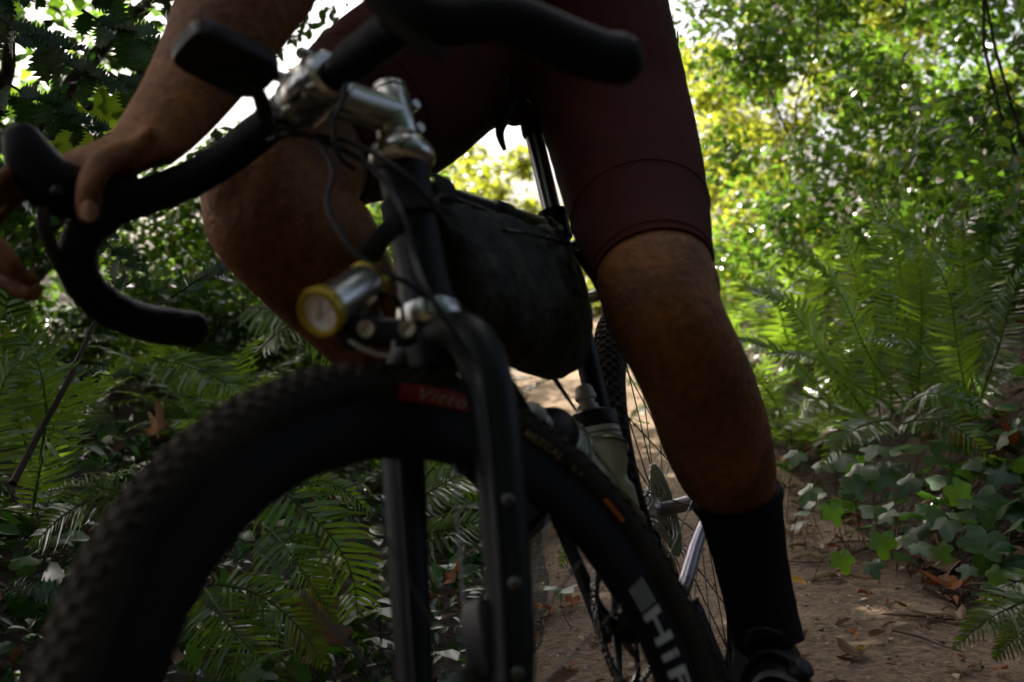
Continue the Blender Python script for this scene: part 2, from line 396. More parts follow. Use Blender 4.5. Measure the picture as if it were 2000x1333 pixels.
# --- frame
fr = MB()
fr.tube([W(LO + 0.012 * U), W(LO + 0.05 * U), W(HI - 0.05 * U), W(HI - 0.012 * U)], [0.0285, 0.025, 0.025, 0.0265], 20)
dt0 = LO + 0.035 * U
fr.tube([W(dt0), W(dt0 * .5 + BB * .5), W(BB)], [0.019, 0.021, 0.021], 16)
TT0 = HI - 0.035 * U; TT1 = BB + 0.572 * SU
fr.tube([W(TT0), W(TT1)], 0.0155, 16)
fr.tube([W(BB), W(BB + 0.588 * SU)], 0.0165, 16)
fr.tube([W(BB + [0, -.036, 0]), W(BB + [0, .036, 0])], 0.024, 18)
frame = fr.build('frame', 'black_paint', bike)
cs = MB()
for s in (-1, 1):
    pts = spline([BB + [-.02, s * .022, -.004], BB + [-.09, s * .036, .01], RA + [.2, s * .048, -.03], RA + [.10, s * .060, -.012], RA + [.0, s * .066, 0]], 5)
    cs = MB(); cs.tube([W(p) for p in pts], list(np.linspace(.0125, .009, len(pts))), 12)
    cs.build('chainstay', 'violet_grey_paint', bike)
    pts = spline([BB + 0.55 * SU + [-.01, s * .014, 0], BB + .50 * SU + [-.06, s * .032, -.03], RA + [.08, s * .052, .19], RA + [.0, s * .066, .01]], 5)
    ss = MB(); ss.tube([W(p) for p in pts], list(np.linspace(.009, .0075, len(pts))), 10)
    ss.build('seatstay', 'black_paint', bike)
    d = MB(); d.box(W(RA + [0, s * .068, -.004]), wd((.02, 0, 0)), wd((0, .004, 0)), wd((0, 0, .022)), .3); d.build('dropout', 'dull_alloy', bike)
mb = MB(); mb.tube([W(RA + [.0915, -.038, .375]), W(RA + [.0915, .038, .375])], .0095, 12); mb.build('seatstay_bridge', 'polished_alloy', bike)
mb = MB(); mb.tube([W(BB + .560 * SU), W(BB + .60 * SU)], [.021, .021], 18); mb.tube([W(BB + .596 * SU), W(BB + .604 * SU)], .0235, 18)
mb.tube([W(BB + .57 * SU + [-.024, -.012, 0]), W(BB + .57 * SU + [-.024, .018, 0])], .006, 8)
mb.build('seat_collar', 'black_paint', bike)
mb = MB(); mb.tube([W(BB + .56 * SU), W(BB + .755 * SU)], .0137, 18); sp = mb.build('seatpost', 'dull_alloy', bike)
mb = MB(); mb.tube([W(BB + .742 * SU), W(BB + .764 * SU)], [.018, .017], 14, roundend=True); mb.box(W(BB + .775 * SU), wd((.022, 0, 0)), wd((0, .022, 0)), wd((0, 0, .010)), .35)
mb.tube([W(BB + .768 * SU + [.012, -.03, 0]), W(BB + .768 * SU + [.012, .03, 0])], .0045, 8)
mb.build('post_clamp', 'black_plastic', sp)
# saddle: shell, nose that hooks down, two rails
SB = BB + .79 * SU
sad = MB(); R = []
for x, hw, z, th in [(-.125, .052, .042, .012), (-.115, .064, .046, .020), (-.07, .066, .042, .028), (-.02, .05, .038, .030), (.03, .034, .036, .030), (.08, .024, .034, .030), (.115, .019, .028, .030), (.137, .016, .012, .022), (.142, .010, -.004, .012)]:
    R.append([W(SB + [x, hw * math.cos(a), z + (th * .35 if math.sin(a) > 0 else th) * math.sin(a)]) for a in np.linspace(0, 2 * PI, 18, endpoint=False)])
sad.rings(R); saddle = sad.build('saddle', 'black_plastic', bike)
hk = MB(); pts = spline([at(1010, 190, 1.68), at(990, 222, 1.655), at(976, 258, 1.65), at(986, 294, 1.655)], 5)
hk.tube(pts, list(np.linspace(.016, .003, len(pts))), 10, flat=.8); hk.build('saddle_nose', 'black_plastic', saddle)
for s in (-1, 1):
    rl = MB(); pts = spline([[-.10, s * .022, .03], [-.07, s * .022, -.004], [-.02, s * .022, -.016], [.05, s * .021, -.014], [.10, s * .012, .016]], 4)
    rl.tube([W(SB + p) for p in pts], .0036, 8); rl.build('saddle_rail', 'steel', saddle)

# --- headset, fork
hs = MB(); hs.lathe([(.0165, .052), (.019, .045), (.0185, .03), (.021, .022), (.030, .012), (.0335, .004), (.0335, -.006), (.030, -.012), (.0262, -.014)], G(HI), gd(U), 28)
hs.build('headset', 'polished_alloy', bike).name = 'headset_cup'
hs = MB(); hs.lathe([(.027, .016), (.0315, .012), (.0325, .004), (.0325, -.004), (.030, -.010), (.026, -.012)], G(LO), gd(U), 28); hs.build('headset_cup', 'polished_alloy', bike)
fk = MB()
fk.tube([G(LO - .006 * U), G(LO - .022 * U), G(LO - .05 * U)], [.0265, .029, .026], 20)
def legpts(s):
    return spline([LO - .020 * U + [0, s * .008, 0], LO - .026 * U + [0, s * .030, 0], LO - .042 * U + [0, s * .050, 0], LO - .075 * U + [0, s * .0625, 0] + .002 * N,
                   LO - .13 * U + [0, s * .066, 0] + .006 * N, LO - .25 * U + [0, s * .066, 0] + .022 * N, LO - .34 * U + [0, s * .063, 0] + .036 * N, FA + [0, s * .058, 0] + .01 * U], 5)
fork = fk.build('fork', 'fork_paint', bike)
for s in (-1, 1):
    q = legpts(s); t = np.linspace(0, 1, len(q))
    rr = np.interp(t, [0, .15, .35, .6, 1], [.022, .0225, .0215, .0195, .0135])
    lg = MB(); lg.tube([G(p) for p in q], list(rr), 18, flat=1.12, up=gd((1, 0, 0)), roundend=True)
    lg.build('fork_leg', 'fork_paint', fork)
    for k, dist in enumerate((.205, .275, .345)):
        j = np.argmin(np.abs((q - LO) @ U + dist)); b_ = MB()
        c = q[j]; out = unit(np.array([0, s * 1.0, 0]) + .55 * N)
        b_.lathe([(.0052, -.001), (.0052, .0014), (.0040, .0024), (.0018, .0025), (.0016, .0010)], G(c + out * rr[j] * 1.0), gd(out), 14)
        b_.build('cage_bolt', 'dark_steel', fork)
    b_ = MB(); b_.lathe([(.0, .006), (.010, .005), (.011, 0), (.011, -.012)], G(FA + [0, s * .068, 0]), gd((0, s, 0)), 16); b_.build('axle_cap', 'dull_alloy', fork)
# brake caliper on the left leg
cp = MB(); cp.box(G(FA + [-.045, .045, .085]), gd((.018, 0, .008)), gd((0, .016, 0)), gd((-.012, 0, .032)), .3); cp.build('brake_caliper', 'black_plastic', bike)

# --- wheels
def wheel(name, T, D, centre, rr_in, spokes_seed=0, front=True):
    """T maps wheel space (x fwd, y left, z up, origin axle) to world, D maps directions"""
    root = MB()
    hubp = [(.0085, -.052), (.011, -.048), (.011, -.040), (.0235, -.036), (.024, -.033), (.013, -.028), (.0125, 0), (.013, .022), (.023, .028), (.0235, .031), (.015, .034), (.015, .044), (.0085, .052)]
    root.lathe(hubp, T((0, 0, 0)), D((0, 1, 0)), 20)
    wh = root.build(name, 'dull_alloy', bike)
    MJ, MN = .331, .0205
    ty = MB(); R = []
    for i in range(120):
        a = 2 * PI * i / 120; er = np.array([math.cos(a), 0, math.sin(a)])
        R.append([T((MJ + MN * math.cos(b)) * er + np.array([0, MN * 1.02 * math.sin(b), 0])) for b in np.linspace(0, 2 * PI, 18, endpoint=False)])
    ty.rings(R, closed=True); tyre = ty.build('tyre', 'rubber', wh)
    kb = MB(); NK = 118
    for i in range(NK):
        for row, (al, hl, hw, hh, ph) in enumerate([(0, .0042, .0042, .0018, 0), (24, .0046, .0034, .0018, .5), (-24, .0046, .0034, .0018, .5), (47, .0040, .0040, .0019, 0), (-47, .0040, .0040, .0019, 0), (67, .0030, .0032, .0016, .5), (-67, .0030, .0032, .0016, .5)]):
            a = 2 * PI * (i + ph) / NK; er = np.array([math.cos(a), 0, math.sin(a)]); tg = np.array([-math.sin(a), 0, math.cos(a)])
            al = math.radians(al); nr = math.cos(al) * er + np.array([0, math.sin(al), 0]); bt = -math.sin(al) * er + np.array([0, math.cos(al), 0])
            c = MJ * er + MN * nr; hw2 = hw * (1.0 if i % 2 else 1.25)
            lo_ = [c - nr * .001 + sx * tg * hl * 1.15 + sy * bt * hw2 * 1.15 for sx, sy in ((-1, -1), (1, -1), (1, 1), (-1, 1))]
            hi_ = [c + nr * hh * 1.4 + sx * tg * hl + sy * bt * hw2 for sx, sy in ((-1, -1), (1, -1), (1, 1), (-1, 1))]
            kb.add([T(p) for p in lo_ + hi_], [(4, 5, 6, 7), (0, 1, 5, 4), (1, 2, 6, 5), (2, 3, 7, 6), (3, 0, 4, 7)])
    kb.build('tread_knobs', 'knob_rubber', wh, smooth=False, kind='stuff')
    rm = MB(); prof = [(.3135, .0125), (.318, .0135), (.318, .0115), (.310, .0100), (.310, -.0100), (.318, -.0115), (.318, -.0135), (.3135, -.0125), (.300, -.0122), (.285, -.0105), (.272, -.0075), (rr_in, -.0035), (rr_in, .0035), (.272, .0075), (.285, .0105), (.300, .0122)]
    h = D((0, 1, 0)); R = []
    for r, z in prof:
        R.append([T((r * math.cos(a), z, r * math.sin(a))) for a in np.linspace(0, 2 * PI, 120, endpoint=False)])
    rm.rings(R, cap=False, closed=True); rm.build('rim', 'carbon', wh)
    for i in range(28):
        side = 1 if i % 2 else -1; k = i // 2
        a = 2 * PI * (i + .3) / 28; ha = a + (0.75 if k % 2 else -0.75)
        hp = np.array([.0225 * math.cos(ha), side * .033, .0225 * math.sin(ha)]); rp = np.array([(rr_in + .002) * math.cos(a), side * .002, (rr_in + .002) * math.sin(a)])
        sp_ = MB(); sp_.tube([T(hp), T(rp)], .0011, 6); sp_.build('spoke', 'dark_steel', wh)
        nb = MB(); nb.tube([T(rp * .955 + hp * .045), T(rp)], .0021, 6)
    # disc rotor on the left side: outer band, six arms
    rt = MB(); zc = .041
    rt.rings([[T((r * (1 + (.012 if (i % 4 < 2 and r > .07) else 0)) * math.cos(2 * PI * i / 96), zc + dz, r * math.sin(2 * PI * i / 96) * (1 + (.012 if (i % 4 < 2 and r > .07) else 0)))) for i in range(96)] for r, dz in ((.062, -.0009), (.080, -.0009), (.080, .0009), (.062, .0009))], cap=False, closed=True)
    for k in range(6):
        a = 2 * PI * k / 6; rt.tube([T((.02 * math.cos(a), zc, .02 * math.sin(a))), T((.064 * math.cos(a + .5), zc, .064 * math.sin(a + .5)))], .0042, 6, flat=.25, up=D((0, 1, 0)))
    rt.lathe([(.012, .0015), (.022, .0015), (.022, -.0015), (.012, -.0015)], T((0, zc, 0)), D((0, 1, 0)), 24, closed=True)
    rt.build('disc_rotor', 'steel', wh, smooth=False)
    return wh, tyre
fwheel, ftyre = wheel('front_wheel', lambda q: G(FA + np.asarray(q)), gd, FA, .267)
rwheel, rtyre = wheel('rear_wheel', lambda q: W(RA + np.asarray(q)), wd, RA, .285)

# --- lettering on the front tyre and rim (left side); angle runs from the top of the wheel towards the rear
def text_mesh(body, size, shear=0.0, extr=0.0, bold=0.0):
    cu = bpy.data.curves.new('t', 'FONT'); cu.body = body; cu.size = size; cu.shear = shear; cu.offset = bold; cu.align_x = 'LEFT'; cu.space_character = 1.15
    ob = bpy.data.objects.new('t', cu); COL.objects.link(ob)
    dg = bpy.context.evaluated_depsgraph_get(); me = bpy.data.meshes.new_from_object(ob.evaluated_get(dg))
    bm = bmesh.new(); bm.from_mesh(me); bmesh.ops.triangulate(bm, faces=bm.faces); bmesh.ops.subdivide_edges(bm, edges=[e for e in bm.edges if e.calc_length() > size * .12], cuts=2)
    V = np.array([v.co[:] for v in bm.verts]); F = [[v.index for v in f.verts] for f in bm.faces]; bm.free()
    bpy.data.objects.remove(ob); bpy.data.curves.remove(cu)
    return V, F
def on_tyre(th, al, lift):
    er = np.array([-math.sin(th), 0, math.cos(th)]); m_ = .0205 + lift
    return G(FA + (.331 + m_ * math.cos(al)) * er + np.array([0, m_ * 1.02 * math.sin(al), 0]))
def tyre_text(body, th0, th1, al0, al1, mat, name, shear=0, bold=0, lift=.0007):
    V, F = text_mesh(body, 1.0, shear, bold=bold)
    x0, x1 = V[:, 0].min(), V[:, 0].max(); y0, y1 = V[:, 1].min(), V[:, 1].max()
    mb = MB(); mb.add([on_tyre(th0 + (th1 - th0) * (x - x0) / (x1 - x0), al0 + (al1 - al0) * (y - y0) / (y1 - y0), lift) for x, y, _ in V], F)
    return mb.build(name, mat, fwheel, smooth=False)
D2 = math.radians
mb = MB(); V = []; F = []; na, nb = 28, 5
for i in range(na + 1):
    for j in range(nb + 1):
        V.append(on_tyre(D2(16.5 + 21 * i / na), D2(140 - 42 * j / nb), .0004))
for i in range(na):
    for j in range(nb): F.append((i * (nb + 1) + j, i * (nb + 1) + j + 1, (i + 1) * (nb + 1) + j + 1, (i + 1) * (nb + 1) + j))
mb.add(V, F); mb.build('tyre_label', 'red_print', fwheel)
tyre_text('Vittoria', D2(20.5), D2(36), D2(134), D2(104), 'pale_print', 'tyre_lettering', .3, .008, .0010)
tyre_text('MEZCAL', D2(43.5), D2(52.5), D2(132), D2(112), 'tan_print', 'tyre_lettering', .1, .006)
tyre_text('2.1', D2(55), D2(57.5), D2(128), D2(116), 'tan_print', 'tyre_lettering', 0, .006)
mb = MB(); V = []; F = []
for i in range(7):
    for j in range(2): V.append(on_tyre(D2(64 + 5.5 * i / 6), D2(128 - 9 * j), .0006))
for i in range(6): F.append((2 * i, 2 * i + 1, 2 * i + 3, 2 * i + 2))
mb.add(V, F); mb.build('tyre_stripe', 'orange_print', fwheel)
def on_rim(th, r, lift=.0006):
    er = np.array([-math.sin(th), 0, math.cos(th)])
    y = np.interp(r, [.267, .272, .285, .300, .3135], [.0035, .0075, .0105, .0122, .0125]) + lift
    return G(FA + r * er + np.array([0, y, 0]))
def rim_text(body, th0, th1, r0, r1, mat='pale_print'):
    V, F = text_mesh(body, 1.0, 0.0, bold=.022)
    x0, x1 = V[:, 0].min(), V[:, 0].max(); y0, y1 = V[:, 1].min(), V[:, 1].max()
    mb = MB(); mb.add([on_rim(th0 + (th1 - th0) * (x - x0) / (x1 - x0), r0 + (r1 - r0) * (y - y0) / (y1 - y0)) for x, y, _ in V], F)
    return mb.build('rim_lettering', mat, fwheel, smooth=False)
rim_text('HiFi', D2(85.5), D2(105), .276, .3005)
for k in range(5):                                                     # thin speed lines before the letters
    mb = MB(); V = []; F = []
    for i in range(9):
        for j in range(2): V.append(on_rim(D2(79.5 + 5.4 * i / 8), .2775 + .0049 * k + .0018 * j))
    for i in range(8): F.append((2 * i, 2 * i + 1, 2 * i + 3, 2 * i + 2))
    mb.add(V, F); mb.build('rim_stripe', 'pale_print', fwheel)

# --- stem, handlebar, hoods, levers
CL = HI + .052 * U + .097 * N                                          # bar clamp centre
SC0 = HI + .050 * U
st = MB()
st.tube([G(SC0 - .030 * U), G(SC0 - .026 * U), G(SC0 + .024 * U), G(SC0 + .028 * U)], [.0185, .0205, .0205, .0185], 22)
st.tube([G(SC0), G(SC0 * .5 + CL * .5), G(CL - .012 * N)], [.0205, .0195, .0225], 18, roundend=False)
st.tube([G(CL - [0, .033, 0]), G(CL - [0, .028, 0]), G(CL + [0, .028, 0]), G(CL + [0, .033, 0])], [.0225, .0268, .0268, .0225], 22)
stem = st.build('stem', 'polished_alloy', bike)
mb = MB(); mb.lathe([(.0, .012), (.010, .0115), (.017, .008), (.0195, .003), (.0195, 0)], G(SC0 + .029 * U), gd(U), 22); mb.build('top_cap', 'polished_alloy', stem)
for sy in (-1, 1):
    for sz in (-1, 1):
        c = CL + [0, sy * .021, 0] + sz * .021 * U + .014 * N; b_ = MB()
        b_.tube([G(c - .020 * N), G(c + .012 * N)], .0062, 10); b_.lathe([(.0045, .002), (.0045, -.004), (.002, -.004)], G(c + .0125 * N), gd(N), 10)
        b_.build('faceplate_bolt', 'polished_alloy', stem)
mb = MB(); mb.box(G(CL + .0215 * N), gd(.007 * N), gd((0, .019, 0)), gd(.015 * U), .35); mb.build('faceplate', 'polished_alloy', stem)
for k in (-1, 1):
    b_ = MB(); c = SC0 + .014 * k * U - .022 * N; b_.tube([G(c - [0, .012, 0]), G(c + [0, .014, 0])], .0052, 10); b_.build('pinch_bolt', 'polished_alloy', stem)
FWD, LAT, ZED = ST @ X3, ST @ Y3, Z3
CLs = P0 + ST @ (CL - P0)
def bar(s, lat, fwd, z):                                               # handlebar space -> world
    return W(CLs + s * lat * LAT + (fwd - s * lat * .045) * FWD + (z - s * lat * .06) * ZED)
BP = np.array([(.0, 0, 0), (.05, 0, 0), (.10, 0, 0), (.15, .004, -.002), (.19, .022, -.005), (.214, .06, -.009), (.226, .10, -.015), (.24, .128, -.032), (.25, .137, -.055), (.26, .13, -.078), (.275, .10, -.103), (.296, .05, -.121), (.32, -.018, -.133)])
hb = MB(); hb.tube([bar(-1, .10, 0, -.001), bar(-1, .05, 0, 0), bar(1, .0, 0, 0), bar(1, .05, 0, 0), bar(1, .1, 0, -.001)], [.0135, .0158, .0158, .0158, .0135], 16)
hbar = hb.build('handlebar', 'black_paint', bike)
for s in (-1, 1):
    q = spline(BP[1:], 8)
    if s > 0: q[:, 2] += .034 * np.exp(-((q[:, 1] - .075) / .055) ** 2) * (q[:, 2] < -.06)
    P = [bar(s, *p) for p in q]
    rr = [.0192 + .0014 * ((i % 5) / 5) + (.0012 if i > len(q) - 10 else 0) for i in range(len(q))]; rr[0] = .0175
    tb = MB(); tb.tube(P, rr, 18, roundend=True); tb.build('bar_tape', 'bar_tape', hbar)
    # hood body with raised horn
    hd = MB(); q = spline([(.221, .078, -.004), (.228, .105, .004), (.232, .130, .010), (.234, .150, .022), (.235, .162, .048), (.235, .166, .072)], 5); t = np.linspace(0, 1, len(q))
    hd.tube([bar(s, *p) for p in q], list(np.interp(t, [0, .3, .6, .85, 1], [.021, .024, .025, .021, .016])), 16, flat=1.15, roundend=True, up=wd(Z3)); hood = hd.build('brake_hood', 'hood_rubber', bike)
    lb = MB(); q = spline([(.236, .155, .012), (.240, .166, -.012), (.248, .160, -.045), (.258, .148, -.075), (.266, .132, -.098)], 5)
    lb.tube([bar(s, *p) for p in q], list(np.linspace(.0105, .0065, len(q))), 10, flat=.6, roundend=True); lb.build('brake_lever', 'black_plastic', hood)
    pv = MB(); pv.lathe([(.0, .003), (.005, .003), (.0062, 0), (.0062, -.004)], bar(s, .206 if s < 0 else .254, .163, .004), unit(bar(s, .2, .16, 0) - bar(s, .23, .16, 0)), 12); pv.build('lever_pivot', 'black_plastic', hood)

# --- drivetrain
ANG = math.radians(103)
def crank_end(s): a = ANG if s < 0 else ANG + PI; return BB + np.array([.172 * math.cos(a), s * .092, .172 * math.sin(a)])
crs = MB(); NT = 40
for zoff, r0, r1 in ((-.0455, .070, .083),):
    o_ = []; i_ = []
    for dz in (-.0016, .0016):
        o_.append([W(BB + [ (r1 + (.0035 if i % 4 in (1, 2) else 0)) * math.cos(2 * PI * i / (4 * NT)), zoff + dz, (r1 + (.0035 if i % 4 in (1, 2) else 0)) * math.sin(2 * PI * i / (4 * NT))]) for i in range(4 * NT)])
        i_.append([W(BB + [r0 * math.cos(2 * PI * i / (4 * NT)), zoff + dz, r0 * math.sin(2 * PI * i / (4 * NT))]) for i in range(4 * NT)])
    crs.rings([i_[0], o_[0], o_[1], i_[1]], cap=False, closed=True)
for k in range(4):
    a = ANG + .6 + k * PI / 2; crs.tube([W(BB + [.015 * math.cos(a), -.047, .015 * math.sin(a)]), W(BB + [.074 * math.cos(a), -.0465, .074 * math.sin(a)])], [.012, .006], 8, flat=.5, up=wd(Y3))
crs.build('chainring', 'dark_steel', bike, smooth=False)
for s in (-1, 1):
    e = crank_end(s); b0 = BB + np.array([0, s * .062, 0]); ca = MB()
    ca.tube([W(b0 + (e - b0) * t) for t in (0, .08, .5, .92, 1)], [.0175, .0165, .0125, .0125, .0115], 14, flat=.72, up=wd(Y3), roundend=True)
    ca.tube([W(BB + [0, s * .036, 0]), W(BB + [0, s * .070, 0])], .016, 14)
    crk = ca.build('crank_arm', 'black_plastic', bike)
    pd = MB(); c = e + [0, s * .046, 0]
    pd.tube([W(e + [0, s * .004, 0]), W(e + [0, s * .09, 0])], .006, 10)
    for k in (-1, 1): pd.box(W(c + [k * .030, 0, 0]), wd((.006, 0, 0)), wd((0, .034, 0)), wd((0, 0, .009)), .3)
    for k in (-1, 1): pd.box(W(c + [0, k * .030, 0]), wd((.030, 0, 0)), wd((0, .005, 0)), wd((0, 0, .008)), .3)
    pd.build('pedal', 'dark_steel', crk)
# cassette
for k, r in enumerate((.078, .066, .056, .047, .040, .034, .028)):
    cg = MB(); z = -.024 - .0042 * k; n = 96
    rr = lambda i: r + (.003 if i % 4 in (1, 2) else 0)
    cg.rings([[W(RA + [rr(i) * math.cos(2 * PI * i / n), z + d, rr(i) * math.sin(2 * PI * i / n)]) for i in range(n)] if q else [W(RA + [r * .72 * math.cos(2 * PI * i / n), z + d, r * .72 * math.sin(2 * PI * i / n)]) for i in range(n)] for d, q in ((-.0009, 0), (-.0009, 1), (.0009, 1), (.0009, 0))], cap=False, closed=True)
    cg.build('sprocket', 'steel', rwheel, smooth=False)
# derailleur with two jockey wheels
der = MB(); dp = RA + np.array([.005, -.058, -.055]); der.box(W(dp), wd((.014, 0, .01)), wd((0, .012, 0)), wd((-.008, 0, .024)), .3)
j1 = RA + np.array([.02, -.040, -.085]); j2 = RA + np.array([.055, -.040, -.155])
der.box(W((j1 + j2) / 2 + [0, -.007, 0]), wd((j2 - j1) / 2 * 1.1), wd((0, .0015, 0)), wd((.011, 0, .006)), .3)
dr = der.build('derailleur', 'black_plastic', bike)
for j in (j1, j2):
    jw = MB(); jw.lathe([(.004, .003), (.018, .003), (.021, 0), (.018, -.003), (.004, -.003)], W(j), wd(Y3), 22, closed=True); jw.build('jockey_wheel', 'gold_steel', dr)
# chain: links along the loop
def loop_chain():
    r1, r2 = .0845, .042; pts = []
    for a in np.linspace(PI * .56, -PI * .5, 34): pts.append(BB + [r1 * math.cos(a), -.0455, r1 * math.sin(a)])
    a0 = pts[-1]
    for t in np.linspace(0.03, .97, 34): pts.append(a0 * (1 - t) + (j2 + [.0, -.003, -.022]) * t)
    for a in np.linspace(-PI / 2, -PI * 1.2, 7): pts.append(j2 + [.021 * math.cos(a), 0, .021 * math.sin(a)])
    for a in np.linspace(-.3, 1.3, 5): pts.append(j1 + [.021 * math.cos(a), 0, .021 * math.sin(a)])
    for a in np.linspace(-PI * .35, -PI * 1.45, 14): pts.append(RA + [r2 * math.cos(a), -.040, r2 * math.sin(a)])
    a0 = pts[-1]
    for t in np.linspace(.03, .97, 36): pts.append(a0 * (1 - t) + pts[0] * t)
    return pts
cp_ = loop_chain(); ch = MB()
for i in range(len(cp_)):
    a, b = cp_[i], cp_[(i + 1) % len(cp_)]; m_ = (a + b) / 2; t = unit(b - a); u_ = unit(np.cross(t, Y3)); hl = np.linalg.norm(b - a) * .5
    for sy in (-1, 1): ch.box(W(m_ + [0, sy * (.0026 if i % 2 else .0016), 0]), wd(t * hl * 1.05), wd((0, .0006, 0)), wd(u_ * .0040), .35)
    ch.tube([W(a - [0, .0036, 0]), W(a + [0, .0036, 0])], .0024, 6)
ch.build('chain', 'steel', bike, smooth=False, kind='stuff')

# --- cables and hoses
def cable(name, P, r=.0026, mat='black_plastic', par=None):
    mb = MB(); mb.tube(spline(P, 8), r, 8); return mb.build(name, mat, par or bike)
legL = [G(p) for p in legpts(1)]
outL = [G(p + .021 * unit(np.array([-.15, 1, 0])) + .014 * N * 0) for p in legpts(1)]
outL = [legL[k] + .0245 * unit(gd((.75, .35, 0))) for k in range(len(legL))]
brk = cable('brake_hose', [bar(-1, .06, .008, -.022), bar(-1, .02, .03, -.028), at(705, 312, 1.10), at(775, 395, 1.05), at(808, 500, 1.03), at(838, 575, 1.00), outL[13], outL[18], outL[24], outL[30], outL[35]], .0030)
cable('gear_cable', [bar(-1, .07, .012, -.018), at(600, 262, 1.10), at(650, 330, 1.06), at(640, 400, 1.05), at(680, 478, 1.03), at(740, 525, 1.02), at(800, 556, 1.02), at(835, 580, 1.06), W(dt0 + [-.03, .022, -.03]), W(dt0 * .6 + BB * .4 + [0, .024, -.012]), W(BB + [.05, .03, -.02])], .0025)
cable('rear_brake_hose', [bar(-1, .065, .010, -.014), at(640, 268, 1.10), at(710, 290, 1.09), at(790, 340, 1.07), at(845, 395, 1.09), W(TT0 + [-.05, .022, -.012]), W(TT0 * .5 + TT1 * .5 + [0, .02, -.016])], .0025)
cable('front_shift_loop', [bar(1, .055, .012, -.02), at(668, 200, 1.05), at(652, 240, 1.045), at(660, 300, 1.05), at(690, 330, 1.08)], .0026)

# bottle cages in steel wire
def cage(base, ax, n_):
    """wire cage round a bottle; base point on the tube, ax along the tube, n_ towards the bottle"""
    mb = MB(); o = base; side = np.cross(ax, n_)
    pts = []
    for a in np.linspace(-2.5, 2.5, 21): pts.append(o + .112 * ax + n_ * .043 + .0395 * (math.cos(a) * n_ + math.sin(a) * side) + n_ * .0 + ax * .01 * math.cos(a))
    L = [o + n_ * .006 - side * .010] + [o + .10 * ax + n_ * .006 - side * .012] + pts + [o + .10 * ax + n_ * .006 + side * .012] + [o + n_ * .006 + side * .010]
    mb.tube([W(p) for p in spline(L, 3)], .0026, 8)
    pts = [o - .035 * ax + n_ * .004 - side * .02, o - .045 * ax + n_ * .03 - side * .03, o - .045 * ax + n_ * .08, o - .045 * ax + n_ * .03 + side * .03, o - .035 * ax + n_ * .004 + side * .02]
    mb.tube([W(p) for p in spline(pts, 4)], .0026, 8)
    for s in (-1, 1): mb.tube([W(p) for p in spline([o + .0 * ax + n_ * .005 + side * .010 * s, o + .01 * ax + n_ * .04 + s * side * .040, o + .05 * ax + n_ * .075 + s * side * .025, o + .115 * ax + n_ * .082]  , 5)], .0024, 8)
    mb.box(W(o + .03 * ax + n_ * .003), wd(ax * .04), wd(side * .010), wd(n_ * .002), .3)
    mb.build('bottle_cage', 'polished_alloy', bike)
DA = unit(dt0 - BB); DN = unit(np.array([-DA[2], 0, DA[0]]));  DN = DN if DN[2] > 0 else -DN
cage(BB + .115 * SU + .0165 * SN, SU, SN)
cage(BB + .19 * DA + .015 * DN, DA, DN)

# --- things carried by the bicycle
def bottle(base, ax, label, n_, tilt=0.0):
    b0 = W(base); ax = wd(ax); root = thing('water_bottle', label, 'water bottle', b0, 'bottles in the frame cages')
    mb = MB(); mb.lathe([(0, 0), (.031, .001), (.0368, .006), (.0362, .03), (.0362, .088), (.0355, .094), (.0305, .103), (.0300, .112), (.0335, .122), (.0362, .128), (.0362, .170), (.0345, .178), (.0335, .181)], b0, ax, 28); mb.build('body', 'bottle_plastic', root)
    for z in (.158, .166):
        mb = MB(); mb.lathe([(.0364, z), (.0366, z + .0006), (.0366, z + .0022), (.0364, z + .0028)], b0, ax, 28); mb.build('print_band', 'bottle_print', root)
    mb = MB(); mb.lathe([(.0345, .176), (.0368, .178), (.0368, .194), (.0350, .1985), (.024, .203), (.015, .206)], b0, ax, 28); mb.build('lid', 'black_plastic', root)
    mb = MB(); mb.lathe([(.0150, .204), (.0145, .213), (.0115, .215), (.0115, .220), (.0145, .222), (.0150, .227), (.0128, .232), (.0128, .236), (.0095, .241), (0, .242)], b0, ax, 22); mb.build('nozzle', 'nozzle_plastic', root)
    return root
bottle(BB + .078 * SU + .057 * SN, SU, 'upright translucent water bottle with black lid on the seat tube', SN)
bottle(BB + .152 * DA + .054 * DN, DA, 'tilted translucent water bottle with black lid on the down tube behind the tyre', DN)

# frame bag: lofted in the main triangle
bag = thing('frame_bag', 'dark waxed fabric bag strapped under the top tube of the bicycle', 'bag', W(BB + .40 * SU + .12 * SN))
mb = MB(); R = []
TA = unit(TT1 - TT0); HTd = -U
TL = np.linalg.norm(TT1 - TT0)
for t, drop, hw in spline([(.030, .100, .018), (.045, .115, .032), (.10, .140, .041), (.20, .172, .047), (.30, .198, .050), (.40, .196, .047), (.455, .165, .040), (.475, .130, .026)], 5):
    c0 = TT0 + TA * t - Z3 * .012; ring = []
    for a in np.linspace(0, 2 * PI, 40, endpoint=False):
        ca_, sa_ = math.cos(a), math.sin(a); k = 2.6
        x = hw * math.copysign(abs(ca_) ** (2 / k), ca_); z = math.copysign(abs(sa_) ** (2 / k), sa_)
        fold = .005 * math.sin(t * 55 + a * 3) + .003 * math.sin(t * 120 + 5 * a) + .0045 * math.sin(7 * a + t * 30) + .014 * noise.noise((t * 16, a * 1.8, .3)) + .006 * noise.noise((t * 45, a * 4, 1.3))
        wz = drop * .5 * (z - 1)
        x *= 1.0 + .12 * math.sin(PI * min(1, -wz / drop)) - .35 * max(0, (-wz / drop) - .75)
        ring.append(W(c0 + np.array([fold * .5 + .35 * wz * .0, x * (1 + fold * 8), wz + fold * .6])))
    R.append(ring)
mb.rings(R); pouch = mb.build('pouch', 'bag_fabric', bag)
mb = MB(); pts = []
